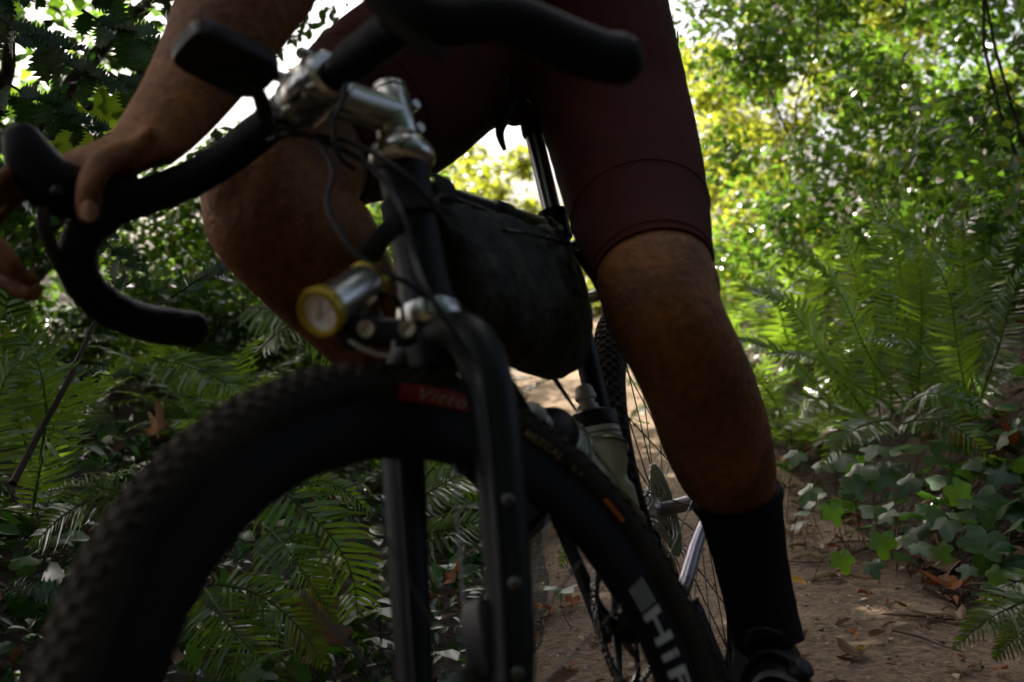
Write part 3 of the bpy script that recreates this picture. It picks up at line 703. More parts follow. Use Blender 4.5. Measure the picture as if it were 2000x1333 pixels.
for t in np.linspace(.12, .46, 14): pts.append(W(TT0 + TA * t + np.array([0, .0525 * (1 - (abs(t - .28) / .34) ** 3) + .002, -.050])))
mb.tube(pts, .0032, 6, flat=.5); mb.build('zip', 'black_plastic', bag)
mb = MB(); c = TT0 + TA * .315 + np.array([0, .058, -.105])
mb.tube(spline([W(c + [-.020, -.002, .03]), W(c + [-.022, .006, .0]), W(c + [-.008, .011, -.022]), W(c + [.012, .008, -.012]), W(c + [.014, .0, .016])], 6), .0034, 8, flat=.4); mb.build('webbing_loop', 'webbing', bag)
for t, wdt in ((.055, .030), (.30, .024), (.50, .014)):
    mb = MB(); c = TT0 + TA * t; R = []
    for dx, dr in ((-wdt, 0), (-wdt * .9, .002), (wdt * .9, .002), (wdt, 0)):
        R.append([W(c + TA * dx + (.0165 + dr + (.006 if t < .1 else 0)) * (math.cos(a) * Y3 + math.sin(a) * np.cross(TA, Y3))) for a in np.linspace(0, 2 * PI, 20, endpoint=False)])
    mb.rings(R, cap=False); mb.build('strap', 'webbing', bag)
mb = MB(); c = LO + .118 * U; R = []
for du, dr in ((-.011, 0), (-.010, .003), (.010, .003), (.011, 0)): R.append([W(c + du * U + (.0265 + dr) * (math.cos(a) * Y3 + math.sin(a) * N)) for a in np.linspace(0, 2 * PI, 22, endpoint=False)])
mb.rings(R, cap=False); mb.build('head_tube_strap', 'webbing', bag)
mb = MB(); mb.tube(spline([at(795, 430, 1.05), at(765, 445, 1.035), at(742, 470, 1.03), at(722, 498, 1.03), at(712, 512, 1.035)], 5), [.010] * 21, 8, flat=.25, up=(0.3, -1, .1)); mb.build('strap_tail', 'webbing', bag)
mb = MB(); mb.tube([W(TT0 + TA * .30 + [0, .0, -.200]), W(TT0 + TA * .335 + [0, .01, -.262])], [.007, .003], 8, flat=.3); mb.build('loose_strap_end', 'webbing', bag)

# headlight on the fork crown
lf = at(622, 612, .965); lbk = at(722, 548, 1.035); la = unit(lf - lbk); ll = np.linalg.norm(lf - lbk)
hl_ = thing('headlight', 'silver cylindrical headlight with yellow rings above the front tyre', 'bicycle light', at(700, 640, 1.02))
mb = MB(); mb.lathe([(.0175, .003), (.0185, .006), (.0185, ll - .010), (.0178, ll - .006)], lbk, la, 30); mb.build('body', 'polished_alloy', hl_)
mb = MB(); mb.lathe([(.0165, -.004), (.0185, -.003), (.0196, .000), (.0196, .007), (.0184, .0085)], lbk, la, 30); mb.lathe([(0, -.0045), (.0165, -.004)], lbk, la, 30); mb.build('rear_ring', 'yellow_anodised', hl_)
mb = MB(); mb.lathe([(.0184, ll - .014), (.0212, ll - .011), (.0218, ll - .001), (.0210, ll + .001), (.0172, ll + .0005), (.0168, ll - .003)], lbk, la, 34); mb.build('front_ring', 'yellow_anodised', hl_)
mb = MB(); mb.lathe([(0, ll - .004), (.0169, ll - .003)], lbk, la, 30); lens = mb.build('lens', 'lens_face', hl_)
sx = unit(np.cross(la, (0, 0, 1))); sz = np.cross(sx, la)
for dx, dz in ((-.006, .006), (.007, .001), (-.002, -.007)):
    mb = MB(); mb.lathe([(.0052, 0), (.0046, -.001), (.003, -.003), (.0015, -.0038), (0, -.004)], lf - la * .0025 + sx * dx + sz * dz, la, 14); mb.build('reflector_cup', 'polished_alloy', lens)
mb = MB(); mb.box(at(705, 645, 1.01), unit(la) * .026, sx * .011, sz * .013, .3); mb.box(at(765, 650, 1.02), unit(at(800, 650, 1.03) - at(700, 645, 1.0)) * .026, .012 * np.array([0, 1, 0]), np.array([0, 0, .012]), .3); mb.build('bracket', 'black_plastic', hl_)
for px in (714, 794):
    mb = MB(); c = at(px, 643, .985 if px < 750 else .99); ax_ = unit(C0 - c + np.array([-.1, 0, 0])); mb.lathe([(.0034, .001), (.0070, .002), (.0074, -.003), (.0074, -.012)], c, ax_, 16); mb.lathe([(0, -.002), (.0034, .001)], c, ax_, 16); mb.build('clamp_bolt', 'polished_alloy', hl_)
mb = MB(); mb.tube(spline([at(735, 585, 1.03), at(760, 575, 1.02), at(782, 595, 1.02), at(788, 640, 1.02)], 6), .0022, 8); mb.build('lamp_lead', 'black_plastic', hl_)
mb = MB(); mb.tube(spline([at(680, 662, .99), at(705, 680, .98), at(745, 695, .99), at(765, 690, 1.0), at(768, 668, 1.01)], 6), .0018, 8); mb.build('cable_tie', 'nozzle_plastic', hl_)

# bike computer ahead of the bar
gc = at(443, 118, 1.03); gf = unit(gd((1, 0, 0)) + .42 * np.array([0, 0, 1])); gl = unit(gd(Y3)); gu = unit(np.cross(gf, gl))
comp = thing('bike_computer', 'black rectangular bike computer on an out-front mount beside the stem', 'bike computer', gc)
mb = MB(); R = []
for z, q in ((-.010, .90), (-.007, .98), (.004, 1.0), (.008, .96)):
    R.append([gc + gu * z + gf * .049 * q * math.copysign(abs(math.cos(a)) ** .45, math.cos(a)) + gl * .031 * q * math.copysign(abs(math.sin(a)) ** .45, math.sin(a)) for a in np.linspace(0, 2 * PI, 28, endpoint=False)])
mb.rings(R); mb.build('housing', 'black_plastic', comp)
mb = MB(); mb.box(gc + gu * .0085, gf * .036, gl * .025, gu * .001, .1); mb.build('screen', 'lens_face', comp)
mb = MB(); mb.lathe([(.016, -.010), (.016, -.016), (.012, -.018), (0, -.018)], gc - gf * .012, gu, 22); mb.build('mount_puck', 'black_plastic', comp)
mb = MB(); mb.tube(spline([gc - gf * .012 - gu * .016, gc - gf * .035 - gu * .022, bar(-1, .042, .03, -.012), bar(-1, .040, .012, -.004)], 5), .009, 10, flat=.7); mb.tube([bar(-1, .034, 0, 0), bar(-1, .046, 0, 0)], .0205, 18); mb.build('mount_arm', 'black_plastic', comp)
# ------------------------------------------------------------------ rider
LEFT = wd(Y3); BFW = wd(X3); BUP = wd(Z3); ZW = np.array([0, 0, 1.0])
def ring(c, a, b, n=24): return [c + math.cos(2 * PI * i / n) * a + math.sin(2 * PI * i / n) * b for i in range(n)]
def sections(rows, grow=0.0, sub=4):
    """rows of (xl, yl, xr, yr, depth, depth ratio): edges of a limb in the view -> rings of the solid limb"""
    rows = spline(rows, sub)
    Lp = [at(r[0], r[1], r[4]) for r in rows]; Rp = [at(r[2], r[3], r[4]) for r in rows]
    Cn = [(l + r) / 2 for l, r in zip(Lp, Rp)]; out = []
    for k in range(len(rows)):
        t = unit(Cn[min(k + 1, len(Cn) - 1)] - Cn[max(k - 1, 0)])
        a = (Rp[k] - Lp[k]) / 2; la_ = np.linalg.norm(a); a = a - .6 * (a @ t) * t; a = unit(a) * (la_ + grow)
        b = unit(np.cross(a, t)) * (la_ + grow) * rows[k][5]
        out.append((Cn[k], a, b))
    return out
def solid(mb, secs):
    mb.rings([ring(*s) for s in secs])
def remesh(mb, name, mat, parent, voxel=.0045, smooth=6):
    ob = mb.build(name + '_raw', mat, parent)
    md = ob.modifiers.new('r', 'REMESH'); md.mode = 'VOXEL'; md.voxel_size = voxel; md.use_smooth_shade = True
    ms = ob.modifiers.new('s', 'SMOOTH'); ms.factor = .5; ms.iterations = smooth
    dg = bpy.context.evaluated_depsgraph_get(); me = bpy.data.meshes.new_from_object(ob.evaluated_get(dg)); me.name = name
    old = ob.data; ob.modifiers.clear(); ob.data = me; bpy.data.meshes.remove(old); ob.name = name
    if not me.materials: me.materials.append(MATS[mat])
    me.polygons.foreach_set('use_smooth', [True] * len(me.polygons))
    return ob

LTH = [(985, 20, 1300, -10, 1.76, 1.0), (1015, 120, 1322, 100, 1.71, 1.0), (1060, 250, 1352, 225, 1.65, .95), (1100, 390, 1378, 350, 1.56, .95), (1135, 480, 1387, 440, 1.49, .95), (1163, 556, 1391, 505, 1.43, .95)]
LSH = [(1163, 552, 1391, 505, 1.43, .95), (1178, 610, 1404, 580, 1.405, 1.0), (1200, 655, 1422, 630, 1.40, .98), (1228, 705, 1446, 680, 1.42, .95), (1262, 780, 1478, 752, 1.455, 1.0), (1290, 860, 1502, 832, 1.49, 1.02), (1322, 928, 1514, 900, 1.52, 1.0), (1362, 992, 1521, 960, 1.545, .98), (1398, 1100, 1533, 1085, 1.56, .98), (1424, 1200, 1552, 1190, 1.555, 1.05), (1438, 1262, 1566, 1250, 1.55, 1.15)]
RTH = [(905, -60, 1010, 215, 1.74, 1.0), (800, -30, 935, 268, 1.68, .95), (705, 15, 862, 330, 1.60, .92), (625, 92, 775, 380, 1.52, .92), (555, 180, 684, 404, 1.46, .95)]
RSH = [(555, 180, 684, 404, 1.46, .95), (485, 235, 670, 425, 1.42, .95), (420, 308, 662, 432, 1.395, .98), (399, 382, 672, 436, 1.385, 1.0), (414, 440, 700, 440, 1.395, .95), (455, 505, 738, 455, 1.42, .92), (520, 580, 764, 505, 1.45, .95), (600, 655, 795, 580, 1.48, 1.0), (690, 735, 850, 665, 1.52, 1.0), (800, 830, 915, 765, 1.56, .95), (905, 920, 990, 870, 1.60, .95), (960, 985, 1035, 925, 1.625, 1.1)]
ARM = [(420, -150, 640, -150, 1.37, 1.0), (362, -60, 628, -50, 1.335, .9), (342, 20, 588, 12, 1.30, .82), (314, 100, 528, 95, 1.27, .78), (276, 180, 462, 180, 1.24, .72), (236, 245, 400, 250, 1.215, .66), (205, 285, 345, 300, 1.195, .66)]
PC = W(BB + .90 * SU) + .0 * BFW
SH = PC + .34 * BFW + .43 * ZW + .02 * LEFT                           # between the shoulders
person = thing('person', 'cyclist in maroon shorts and black socks riding the bicycle towards the viewer', 'person', W(BB + [0, .2, -.2]) * [1, 1, 0])
bd = MB()
ALLL, ALLR = LTH + LSH[1:], RTH + RSH[1:]
SECL, SECR = sections(ALLL, 0, 8), sections(ALLR, 0, 8); NL, NR_ = 8 * (len(LTH) - 1), 8 * (len(RTH) - 1)       # hem indices
def infl(s, g): return (s[0], unit(s[1]) * (np.linalg.norm(s[1]) + g), unit(s[2]) * (np.linalg.norm(s[2]) + g))
def legbody(S, nh, foot):
    return [infl(s, (-.0045 if k < nh - 2 else -.0022 if k < nh + 1 else 0) - (.004 if k > len(S) - foot else 0)) for k, s in enumerate(S)]
solid(bd, legbody(SECL, NL, 30)[:-14]); solid(bd, legbody(SECR, NR_, 14)[:-6]); solid(bd, sections(ARM))
# knee caps, calf muscle
def blob(mb, c, r, sc=(1, 1, 1), fr=None):
    c = np.asarray(c); R = []
    e = fr or (np.array([1.0, 0, 0]), np.array([0, 1.0, 0]), ZW)
    for v in np.linspace(-.49 * PI, .49 * PI, 9): R.append([c + r * (math.cos(v) * math.cos(t) * e[0] * sc[0] + math.cos(v) * math.sin(t) * e[1] * sc[1] + math.sin(v) * e[2] * sc[2]) for t in np.linspace(0, 2 * PI, 16, endpoint=False)])
    mb.rings(R)
def bump(px, py, d, r, sc=(1, 1, 1)): blob(bd, at(px, py, d), r, sc)
bump(1316, 580, 1.362, .028, (1.05, .75, 1.15)); bump(1340, 662, 1.366, .018, (1, .8, 1.1))           # kneecap, shin bump
bump(1236, 590, 1.392, .034, (.9, .8, 1.3)); bump(1376, 560, 1.40, .026, (.8, .8, 1.4))           # muscle either side of the knee
bump(1330, 810, 1.448, .034, (.75, .8, 1.7)); bump(1432, 780, 1.440, .030, (.75, .8, 1.7))
bd.tube([at(1352, 690, 1.368), at(1392, 790, 1.408), at(1420, 880, 1.452), at(1448, 960, 1.502)], [.012, .014, .013, .010], 10)   # shin bone
bump(470, 372, 1.338, .042, (1, .9, 1.1)); bump(520, 462, 1.362, .026, (.9, .8, 1.1)); bump(585, 400, 1.372, .034, (1.2, .8, .8)); bump(560, 330, 1.385, .036, (1.2, .8, .8))
bump(690, 545, 1.43, .044, (1.0, .9, 1.4)); bd.tube([at(540, 500, 1.372), at(610, 590, 1.405), at(680, 665, 1.45)], [.013, .014, .011], 10)
bd.tube([at(300, 250, 1.172), at(270, 285, 1.165), at(215, 296, 1.160), at(160, 312, 1.150)], [.010, .0085, .007, .005], 8)          # wrist bone and tendons
bd.tube([at(262, 262, 1.185), at(200, 284, 1.178), at(130, 312, 1.158)], [.007, .006, .005], 8)
# pelvis and trunk core
pel = [(PC - .075 * BUP, .12, .08), (PC - .03 * BUP, .165, .115), (PC + .06 * BUP + .02 * BFW, .160, .115), (PC * .72 + SH * .28, .145, .105), (PC * .45 + SH * .55, .150, .11), (PC * .2 + SH * .8, .165, .115), (SH, .15, .09), (SH + .05 * unit(SH - PC), .09, .06)]
def trunk(grow): 
    out = []
    for c, a, b in pel: out.append((c, LEFT * (a + grow), unit(np.cross(LEFT, SH - PC)) * (b + grow)))
    return out
solid(bd, trunk(-.006))
HD = SH + .16 * unit(SH - PC) + .06 * BFW + .06 * ZW
bd.tube([SH + .01 * ZW, SH + .06 * unit(SH - PC) + .02 * ZW, HD - .04 * ZW], [.066, .058, .055], 16)
hr_ = []; hf = unit(BFW - .15 * ZW); hu = unit(np.cross(hf, LEFT))
if hu[2] < 0: hu = -hu
for z, a, b, o in [(-.105, .030, .030, .058), (-.095, .046, .050, .045), (-.06, .062, .080, .018), (-.02, .070, .094, .004), (.03, .075, .098, 0), (.075, .070, .090, -.004), (.105, .050, .066, -.008), (.122, .022, .03, -.008)]:
    hr_.append(ring(HD + hu * z + hf * o, LEFT * a, hf * b))
bd.rings(hr_)
bd.tube([HD + hf * .095 + hu * .02, HD + hf * .115 - hu * .012, HD + hf * .10 - hu * .022], [.009, .014, .010], 10, roundend=True)       # nose
bd.tube([HD + hf * .088 - hu * .05 - LEFT * .022, HD + hf * .096 - hu * .05, HD + hf * .088 - hu * .05 + LEFT * .022], [.006, .010, .006], 8, roundend=True)   # lips
for s in (-1, 1): bd.tube([HD + s * LEFT * .073 - hu * .03, HD + s * LEFT * .084 + hu * .0, HD + s * LEFT * .078 + hu * .028], [.008, .013, .008], 8, flat=.6, roundend=True)
shR = SH - .165 * LEFT - .01 * ZW; shL = SH + .165 * LEFT - .01 * ZW
elR = at(515, -190, 1.40)
bd.tube([SH - .07 * LEFT, shR, shR * .5 + elR * .5, elR], [.055, .056, .047, .043], 16, roundend=True)
# right hand: palm over the hood, thumb down the inner side, four fingers round the lever
hkn = at(108, 335, 1.150)
bd.tube([at(285, 285, 1.198), at(225, 310, 1.188), at(165, 330, 1.172), at(105, 348, 1.15), at(72, 360, 1.135)], [.036, .038, .036, .032, .026], 16, flat=[.66, .62, .58, .52, .5], up=np.array([0.25, -.3, 1.0]), roundend=True)
def finger(P, r): bd.tube(spline(P, 5), list(np.linspace(r * 1.08, r * .86, (len(P) - 1) * 5 + 1)), 12, roundend=True)
finger([at(245, 300, 1.165), at(205, 318, 1.135), at(180, 352, 1.105), at(173, 392, 1.098), at(173, 418, 1.100)], .0143)
finger([at(120, 330, 1.15), at(45, 330, 1.12), at(-40, 380, 1.08), at(-28, 450, 1.055), at(18, 505, 1.052), at(32, 528, 1.055)], .0092)
finger([at(125, 340, 1.165), at(40, 345, 1.14), at(-50, 410, 1.10), at(-35, 490, 1.07), at(35, 535, 1.062), at(62, 548, 1.065)], .0094)
finger([at(130, 350, 1.18), at(40, 360, 1.16), at(-45, 440, 1.13), at(-20, 520, 1.10), at(50, 575, 1.085), at(74, 566, 1.09)], .0088)
finger([at(140, 360, 1.19), at(55, 375, 1.18), at(-20, 450, 1.16), at(-8, 520, 1.14), at(45, 560, 1.12), at(66, 556, 1.12)], .0078)
# left arm and hand (above the picture)
hL = bar(1, .226, .115, .036); elL = shL * .5 + hL * .5 + .10 * LEFT + .02 * ZW + .06 * -BFW
bd.tube([SH + .07 * LEFT, shL, shL * .5 + elL * .5, elL, elL * .5 + hL * .5, hL - .06 * gd(X3) + .01 * ZW, hL], [.055, .056, .047, .043, .042, .029, .030], 16)
bd.tube([hL - .04 * gd(X3), hL, hL + .035 * gd(X3)], [.034, .036, .028], 14, flat=.6, up=ZW, roundend=True)
for k in range(4):
    o = bar(1, .238, .150 - .018 * k, .03)
    finger([o - .02 * LEFT, o + .022 * gd(Y3), bar(1, .268, .158 - .016 * k, .012), bar(1, .262, .172 - .016 * k, -.012), bar(1, .244, .180 - .016 * k, -.018)], .0088)
finger([bar(1, .222, .09, .040), bar(1, .200, .11, .034), bar(1, .198, .135, .022), bar(1, .204, .150, .014)], .0115)
# feet inside the shoes
def shoe_frame(s):
    e = crank_end(s) + np.array([0, s * .042, 0]); o = W(e)
    pitch = -.05 if s > 0 else -.22; yaw = .06 * s
    f = unit(BFW * math.cos(pitch) + ZW * math.sin(pitch) + LEFT * yaw); l_ = unit(LEFT - (LEFT @ f) * f); u_ = np.cross(f, l_)
    return o, f, l_, u_
for s in (-1, 1):
    o, f, l_, u_ = shoe_frame(s)
    an = (SECL[-15] if s > 0 else SECR[-10])[0]; bd.tube([an, o - .130 * f + .075 * u_, o - .115 * f + .05 * u_, o - .03 * f + .034 * u_, o + .05 * f + .028 * u_], [.026, .024, .026, .024, .018], 14)
body = remesh(bd, 'body', 'skin', person, .0050, 4)
# fine hair on the shins and the forearm
me = body.data; n_v = len(me.vertices); co = np.empty(n_v * 3); no = np.empty(n_v * 3); me.vertices.foreach_get('co', co); me.vertex_normals.foreach_get('vector', no)
co = co.reshape(-1, 3) + np.array(person['_o']); no = no.reshape(-1, 3); v_ = co - C0; dp = v_ @ FW; px_ = 1000 + FPX * (v_ @ RT) / dp; py_ = 666.5 - FPX * (v_ @ UP) / dp
okv = np.where(((px_ > 1150) & (px_ < 1530) & (py_ > 560) & (py_ < 985)) | ((px_ > 400) & (px_ < 800) & (py_ > 430) & (py_ < 760)) | ((px_ > 250) & (px_ < 640) & (py_ > -60) & (py_ < 250) & (dp < 1.36)))[0]
okv = rng.choice(okv, 5200); L_ = rng.uniform(.006, .014, len(okv)); dn_ = np.array([0, 0, -1.0]) + rng.normal(size=(len(okv), 3)) * .35; dr_ = no[okv] * .55 + dn_ * .6; dr_ /= np.linalg.norm(dr_, axis=1, keepdims=True)
sdv = np.cross(dr_, rng.normal(size=dr_.shape)); sdv /= np.linalg.norm(sdv, axis=1, keepdims=True); b0 = co[okv] + rng.normal(size=(len(okv), 3)) * .002 - no[okv] * .001 - np.array(person['_o'])
Vh = np.stack([b0 - sdv * .00011, b0 + sdv * .00011, b0 + dr_ * L_[:, None]], 1).reshape(-1, 3); bh = link('body_hair', fast_mesh('body_hair', Vh, np.arange(len(Vh)).reshape(-1, 3), 'hair'), person); bh['kind'] = 'stuff'
# thumb nail
mb = MB(); tn = at(173, 413, 1.0845); n_ = unit(C0 - tn); sd_ = unit(np.cross(n_, (0.05, 0, 1.0))); ud_ = np.cross(sd_, n_)
mb.rings([[tn + n_ * z + q * (.0085 * math.cos(a) * sd_ + .0105 * math.sin(a) * ud_) - n_ * .004 * abs(math.cos(a)) * q for a in np.linspace(0, 2 * PI, 16, endpoint=False)] for z, q in ((-.003, 1.0), (.0, .95), (.0008, .5), (.001, .1))]); mb.build('thumb_nail', 'nail', person)

# shorts
def longer(T, q):
    a, b = np.array(T[-2]), np.array(T[-1]); return list(T) + [tuple(b + (b - a) * q)]
sh = MB(); solid(sh, [infl(s, .001) for s in SECL[:NL + 1]]); solid(sh, [infl(s, .001) for s in SECR[:NR_ + 1]]); 
PE = trunk(.004)[:4]; solid(sh, PE)
blob(sh, PC - .05 * BUP + .03 * BFW, .085, (1.15, 1, 1))
shorts = remesh(sh, 'shorts', 'shorts_fabric', person, .0055, 8)
me = shorts.data; me.update(); n_v = len(me.vertices); co = np.empty(n_v * 3); no = np.empty(n_v * 3); me.vertices.foreach_get('co', co); me.vertex_normals.foreach_get('vector', no)
co = co.reshape(-1, 3); no = no.reshape(-1, 3); o_ = np.array(person['_o']); pc = PC - .05 * BUP - o_
for i in range(n_v):                                                    # creases fanning out from the crotch and the hip folds
    p = co[i]; dd = np.linalg.norm(p - pc); ang = math.atan2((p - pc) @ LEFT, (p - pc) @ ZW)
    wv = .0026 * math.exp(-dd * 7) * math.sin(ang * 13 + 3 * noise.noise((p[0] * 8, p[1] * 8, p[2] * 8))) + .0016 * noise.noise((p[0] * 22, p[1] * 22, p[2] * 60)) * math.exp(-dd * 3)
    co[i] = p + no[i] * wv
me.vertices.foreach_set('co', co.ravel()); me.update()
def band(name, secs, i0, i1, grow, mat, parent):
    mb = MB(); R = []
    pick = secs[i0:i1 + 1]
    R.append(ring(*infl(pick[0], grow * .2), 40))
    for s in pick: R.append(ring(*infl(s, grow), 40))
    R.append(ring(*infl(pick[-1], -.003), 40)); mb.rings(R, cap=False); return mb.build(name, mat, parent)
LS, RS = SECL[:NL + 1], SECR[:NR_ + 1]
band('hem_band', LS, len(LS) - 13, len(LS) - 1, .0016, 'shorts_fabric', shorts)
band('hem_band', RS, len(RS) - 10, len(RS) - 1, .0016, 'shorts_fabric', shorts)
def seam(name, sec, g, r, parent, mat):
    c, a, b = sec; a = unit(a) * (np.linalg.norm(a) + g); b = unit(b) * (np.linalg.norm(b) + g)
    mb = MB(); mb.tube(ring(c, a, b, 48), r, 6, closed=True); mb.build(name, mat, parent)
seam('hem_seam', LS[-13], .0014, .0017, shorts, 'shorts_fabric'); seam('hem_seam', LS[-2], .0016, .0014, shorts, 'shorts_fabric'); seam('hem_seam', RS[-10], .0014, .0016, shorts, 'shorts_fabric')
mb = MB(); pts = [s[0] + (s[1] * math.cos(-1.15) - s[2] * math.sin(-1.15) * -1) * 1.0 for s in LS[8:-13]]
mb.tube([s[0] + (math.cos(q_) * s[1] + math.sin(q_) * s[2]) * 1.004 for q_ in (0.95,) for s in LS[10:-13]] , .0011, 6); mb.build('side_seam', 'shorts_fabric', shorts)
mb = MB(); mb.tube([LS[9][0] + 1.006 * (math.cos(q_) * LS[9][1] + math.sin(q_) * LS[9][2]) + (q_ - .4) * .03 * -ZW for q_ in np.linspace(-.2, 1.3, 14)], .0014, 6); mb.build('panel_seam', 'shorts_fabric', shorts)
# jersey
js = MB(); solid(js, [(c, a * 1.0, b) for c, a, b in trunk(.013)[2:8]])
js.tube([SH - .06 * LEFT, shR, shR * .55 + elR * .45], [.062, .066, .062], 18, roundend=False); js.tube([SH + .06 * LEFT, shL, shL * .55 + elL * .45], [.062, .066, .062], 18)
remesh(js, 'jersey', 'jersey_fabric', person, .007, 8)
mb = MB(); R = []
for z, a, b, o in [(-.03, .076, .085, -.022), (.03, .081, .104, -.004), (.078, .076, .097, -.006), (.110, .055, .072, -.008), (.128, .02, .03, -.008)]: R.append(ring(HD + hu * z + hf * o, LEFT * a, hf * b))
mb.rings(R); mb.build('hair', 'hair', person)
for s in (-1, 1):
    mb = MB(); blob(mb, HD + hf * .084 + hu * .012 + s * LEFT * .031, .012); mb.build('eye', 'eye_white', person)

# socks and shoes
for s, sec in ((1, [infl(q, .0022) for q in SECL]), (-1, [infl(q, .0022) for q in SECR])):
    i0 = NL + 53 if s > 0 else NR_ + 76
    def rib(q, n=96): return [q[0] + (1 + (.012 if i % 3 == 0 else 0)) * (math.cos(2 * PI * i / n) * q[1] + math.sin(2 * PI * i / n) * q[2]) for i in range(n)]
    mb = MB(); R = [rib((q[0], q[1] * (1 + .006 * math.sin(k_ * 1.3)), q[2])) for k_, q in enumerate(sec[i0 + 2:])]
    c, a, b = sec[i0 + 2]; R.insert(0, ring(c, a * .985, b * .985, 96))
    o, f, l_, u_ = shoe_frame(s)
    R.append(ring(o - .118 * f + .075 * u_, l_ * .036, f * .044, 96))
    mb.rings(R); sk = mb.build('sock', 'sock_knit', person)
    c, a, b = sec[i0 + 3]; seam('cuff', (c, a, b), .0012, .0030, sk, 'sock_knit')
    sh_ = MB(); R = []
    for x, hw, zt, zb in [(-.172, .018, .060, .016), (-.165, .030, .076, .010), (-.14, .036, .086, .008), (-.10, .037, .088, .008), (-.06, .038, .082, .008), (-.01, .043, .066, .006), (.03, .047, .054, .006), (.065, .042, .044, .008), (.090, .030, .036, .011), (.102, .014, .028, .014)]:
        rr_ = []
        for a in np.linspace(0, 2 * PI, 24, endpoint=False):
            ca_, sa_ = math.cos(a), math.sin(a); zz = (zt + zb) / 2 + (zt - zb) / 2 * math.copysign(abs(sa_) ** .8, sa_)
            rr_.append(o + f * x + l_ * hw * math.copysign(abs(ca_) ** .8, ca_) * (1 - .25 * max(0, sa_)) + u_ * zz)
        R.append(rr_)
    sh_.rings(R); shoe = sh_.build('shoe', 'shoe_black', person)
    mb = MB(); R = []
    for x, hw in [(-.174, .018), (-.150, .035), (-.10, .033), (-.05, .036), (0, .045), (.04, .048), (.08, .036), (.105, .014)]:
        R.append([o + f * x + l_ * i_ * hw + u_ * z_ for i_, z_ in ((-1, .002), (1, .002), (1.04, .012), (-1.04, .012))])
    mb.rings(R); mb.build('sole', 'shoe_grey', shoe)
    for x, zt in ((-.052, .086), (-.012, .073), (.026, .060)):
        mb = MB(); mb.tube([o + f * x + l_ * .047 * math.cos(a) * (1 - .2 * math.sin(a)) + u_ * (.022 + (zt - .018) * math.sin(a)) for a in np.linspace(.15, PI - .15, 12)], [.0105] * 12, 8, flat=.22, up=u_); mb.build('strap', 'shoe_grey', shoe)
    mb = MB(); dc = o - .035 * f + l_ * s * .039 + u_ * .062; dn = unit(l_ * s * .9 + u_ * .6 + .25 * f); mb.lathe([(.0, .012), (.011, .0115), (.0145, .009), (.0150, .003), (.0165, 0), (.0165, -.006)], dc, dn, 22); mb.build('fit_dial', 'black_plastic', shoe)
    mb = MB(); mb.tube([o - .11 * f + u_ * .082, o - .085 * f + u_ * .098, o - .066 * f + u_ * .112], [.030, .027, .018], 14, flat=.35, up=f, roundend=True); mb.build('tongue', 'shoe_black', shoe)
# ------------------------------------------------------------------ leaf shapes
def leaf_from_outline(half, bend=.15, fold=.25, wave=0.0, waven=3):
    """half: list of (y along, half width); returns vertices and quads/tris about a folded midrib, base at origin, tip at +Y, up +Z"""
    V = []; F = []; n = len(half)
    for k, (y, w_) in enumerate(half):
        z = -bend * y * y
        V += [(-w_, y, z + fold * w_ + wave * math.sin(k * waven)), (0, y, z), (w_, y, z + fold * w_ + wave * math.sin(k * waven + 1))]
    for k in range(n - 1):
        a = 3 * k; b = 3 * (k + 1)
        F += [(a, a + 1, b + 1), (a, b + 1, b), (a + 1, a + 2, b + 2), (a + 1, b + 2, b + 1)]
    return np.array(V, float), np.array(F)
OVATE = leaf_from_outline([(0, .02), (.25, .26), (.6, .27), (1.0, .01)], .18, .3)
OVATE4 = leaf_from_outline([(0, .02), (.42, .33), (1.0, .01)], .2, .35)
_h = [(0, .03)]
for k in range(6):
    y = .08 + k * .145; env = .34 * math.sin(PI * (.12 + .80 * (k + .5) / 6.2)) + .03
    _h += [(y, env * .62), (y + .085, env * 1.25)]
_h += [(.95, .05), (1.10, .004)]
HOLLY = leaf_from_outline(_h, .12, .25, .035, 2.2)
HOLLY6 = leaf_from_outline([(0, .03), (.14, .18), (.22, .34), (.34, .2), (.46, .40), (.58, .22), (.70, .33), (.80, .14), (1.08, .004)], .12, .25, .03, 2.0)
def polar_leaf(rad, n, curl=.2, cup=.1, seed=0):
    """leaf drawn as radius over angle round a point; petiole at -Y"""
    V = [(0, 0, 0)]; r_ = random.Random(seed)
    for i in range(n):
        a = -PI / 2 + 2 * PI * i / n; r = rad(a)
        V.append((r * math.cos(a), r * math.sin(a) + .3, -curl * r * r + cup * math.sin(3 * a + seed) * r + r_.uniform(-.02, .02)))
    V[0] = (0, .3, .03)
    return np.array(V), np.array([(0, 1 + i, 1 + (i + 1) % n) for i in range(n)])
def lobes(L, wd_, base):
    def f(a):
        r = base
        for ang, ln in L:
            d = (a - ang + PI) % (2 * PI) - PI
            r = max(r, ln * math.exp(-(d / wd_) ** 2) + base * .2)
        nd = abs((a + PI / 2 + PI) % (2 * PI) - PI)
        return r * (.45 + .55 * min(1, nd / .5)) if nd < .5 else r
    return f
IVY = polar_leaf(lobes([(PI / 2, .68), (PI / 2 + 1.15, .56), (PI / 2 - 1.15, .56), (PI / 2 + 2.2, .44), (PI / 2 - 2.2, .46)], .55, .44), 36, .25, .05, 1)
IVYB = polar_leaf(lobes([(PI / 2, .66), (PI / 2 + 1.2, .50), (PI / 2 - 1.2, .52), (PI / 2 + 2.3, .45), (PI / 2 - 2.3, .46)], .75, .44), 32, .45, -.07, 2)
MAPLE = polar_leaf(lobes([(PI / 2, .9), (PI / 2 + .95, .78), (PI / 2 - .95, .78), (PI / 2 + 1.95, .5), (PI / 2 - 1.95, .5)], .36, .44), 60, .12, .04, 3)
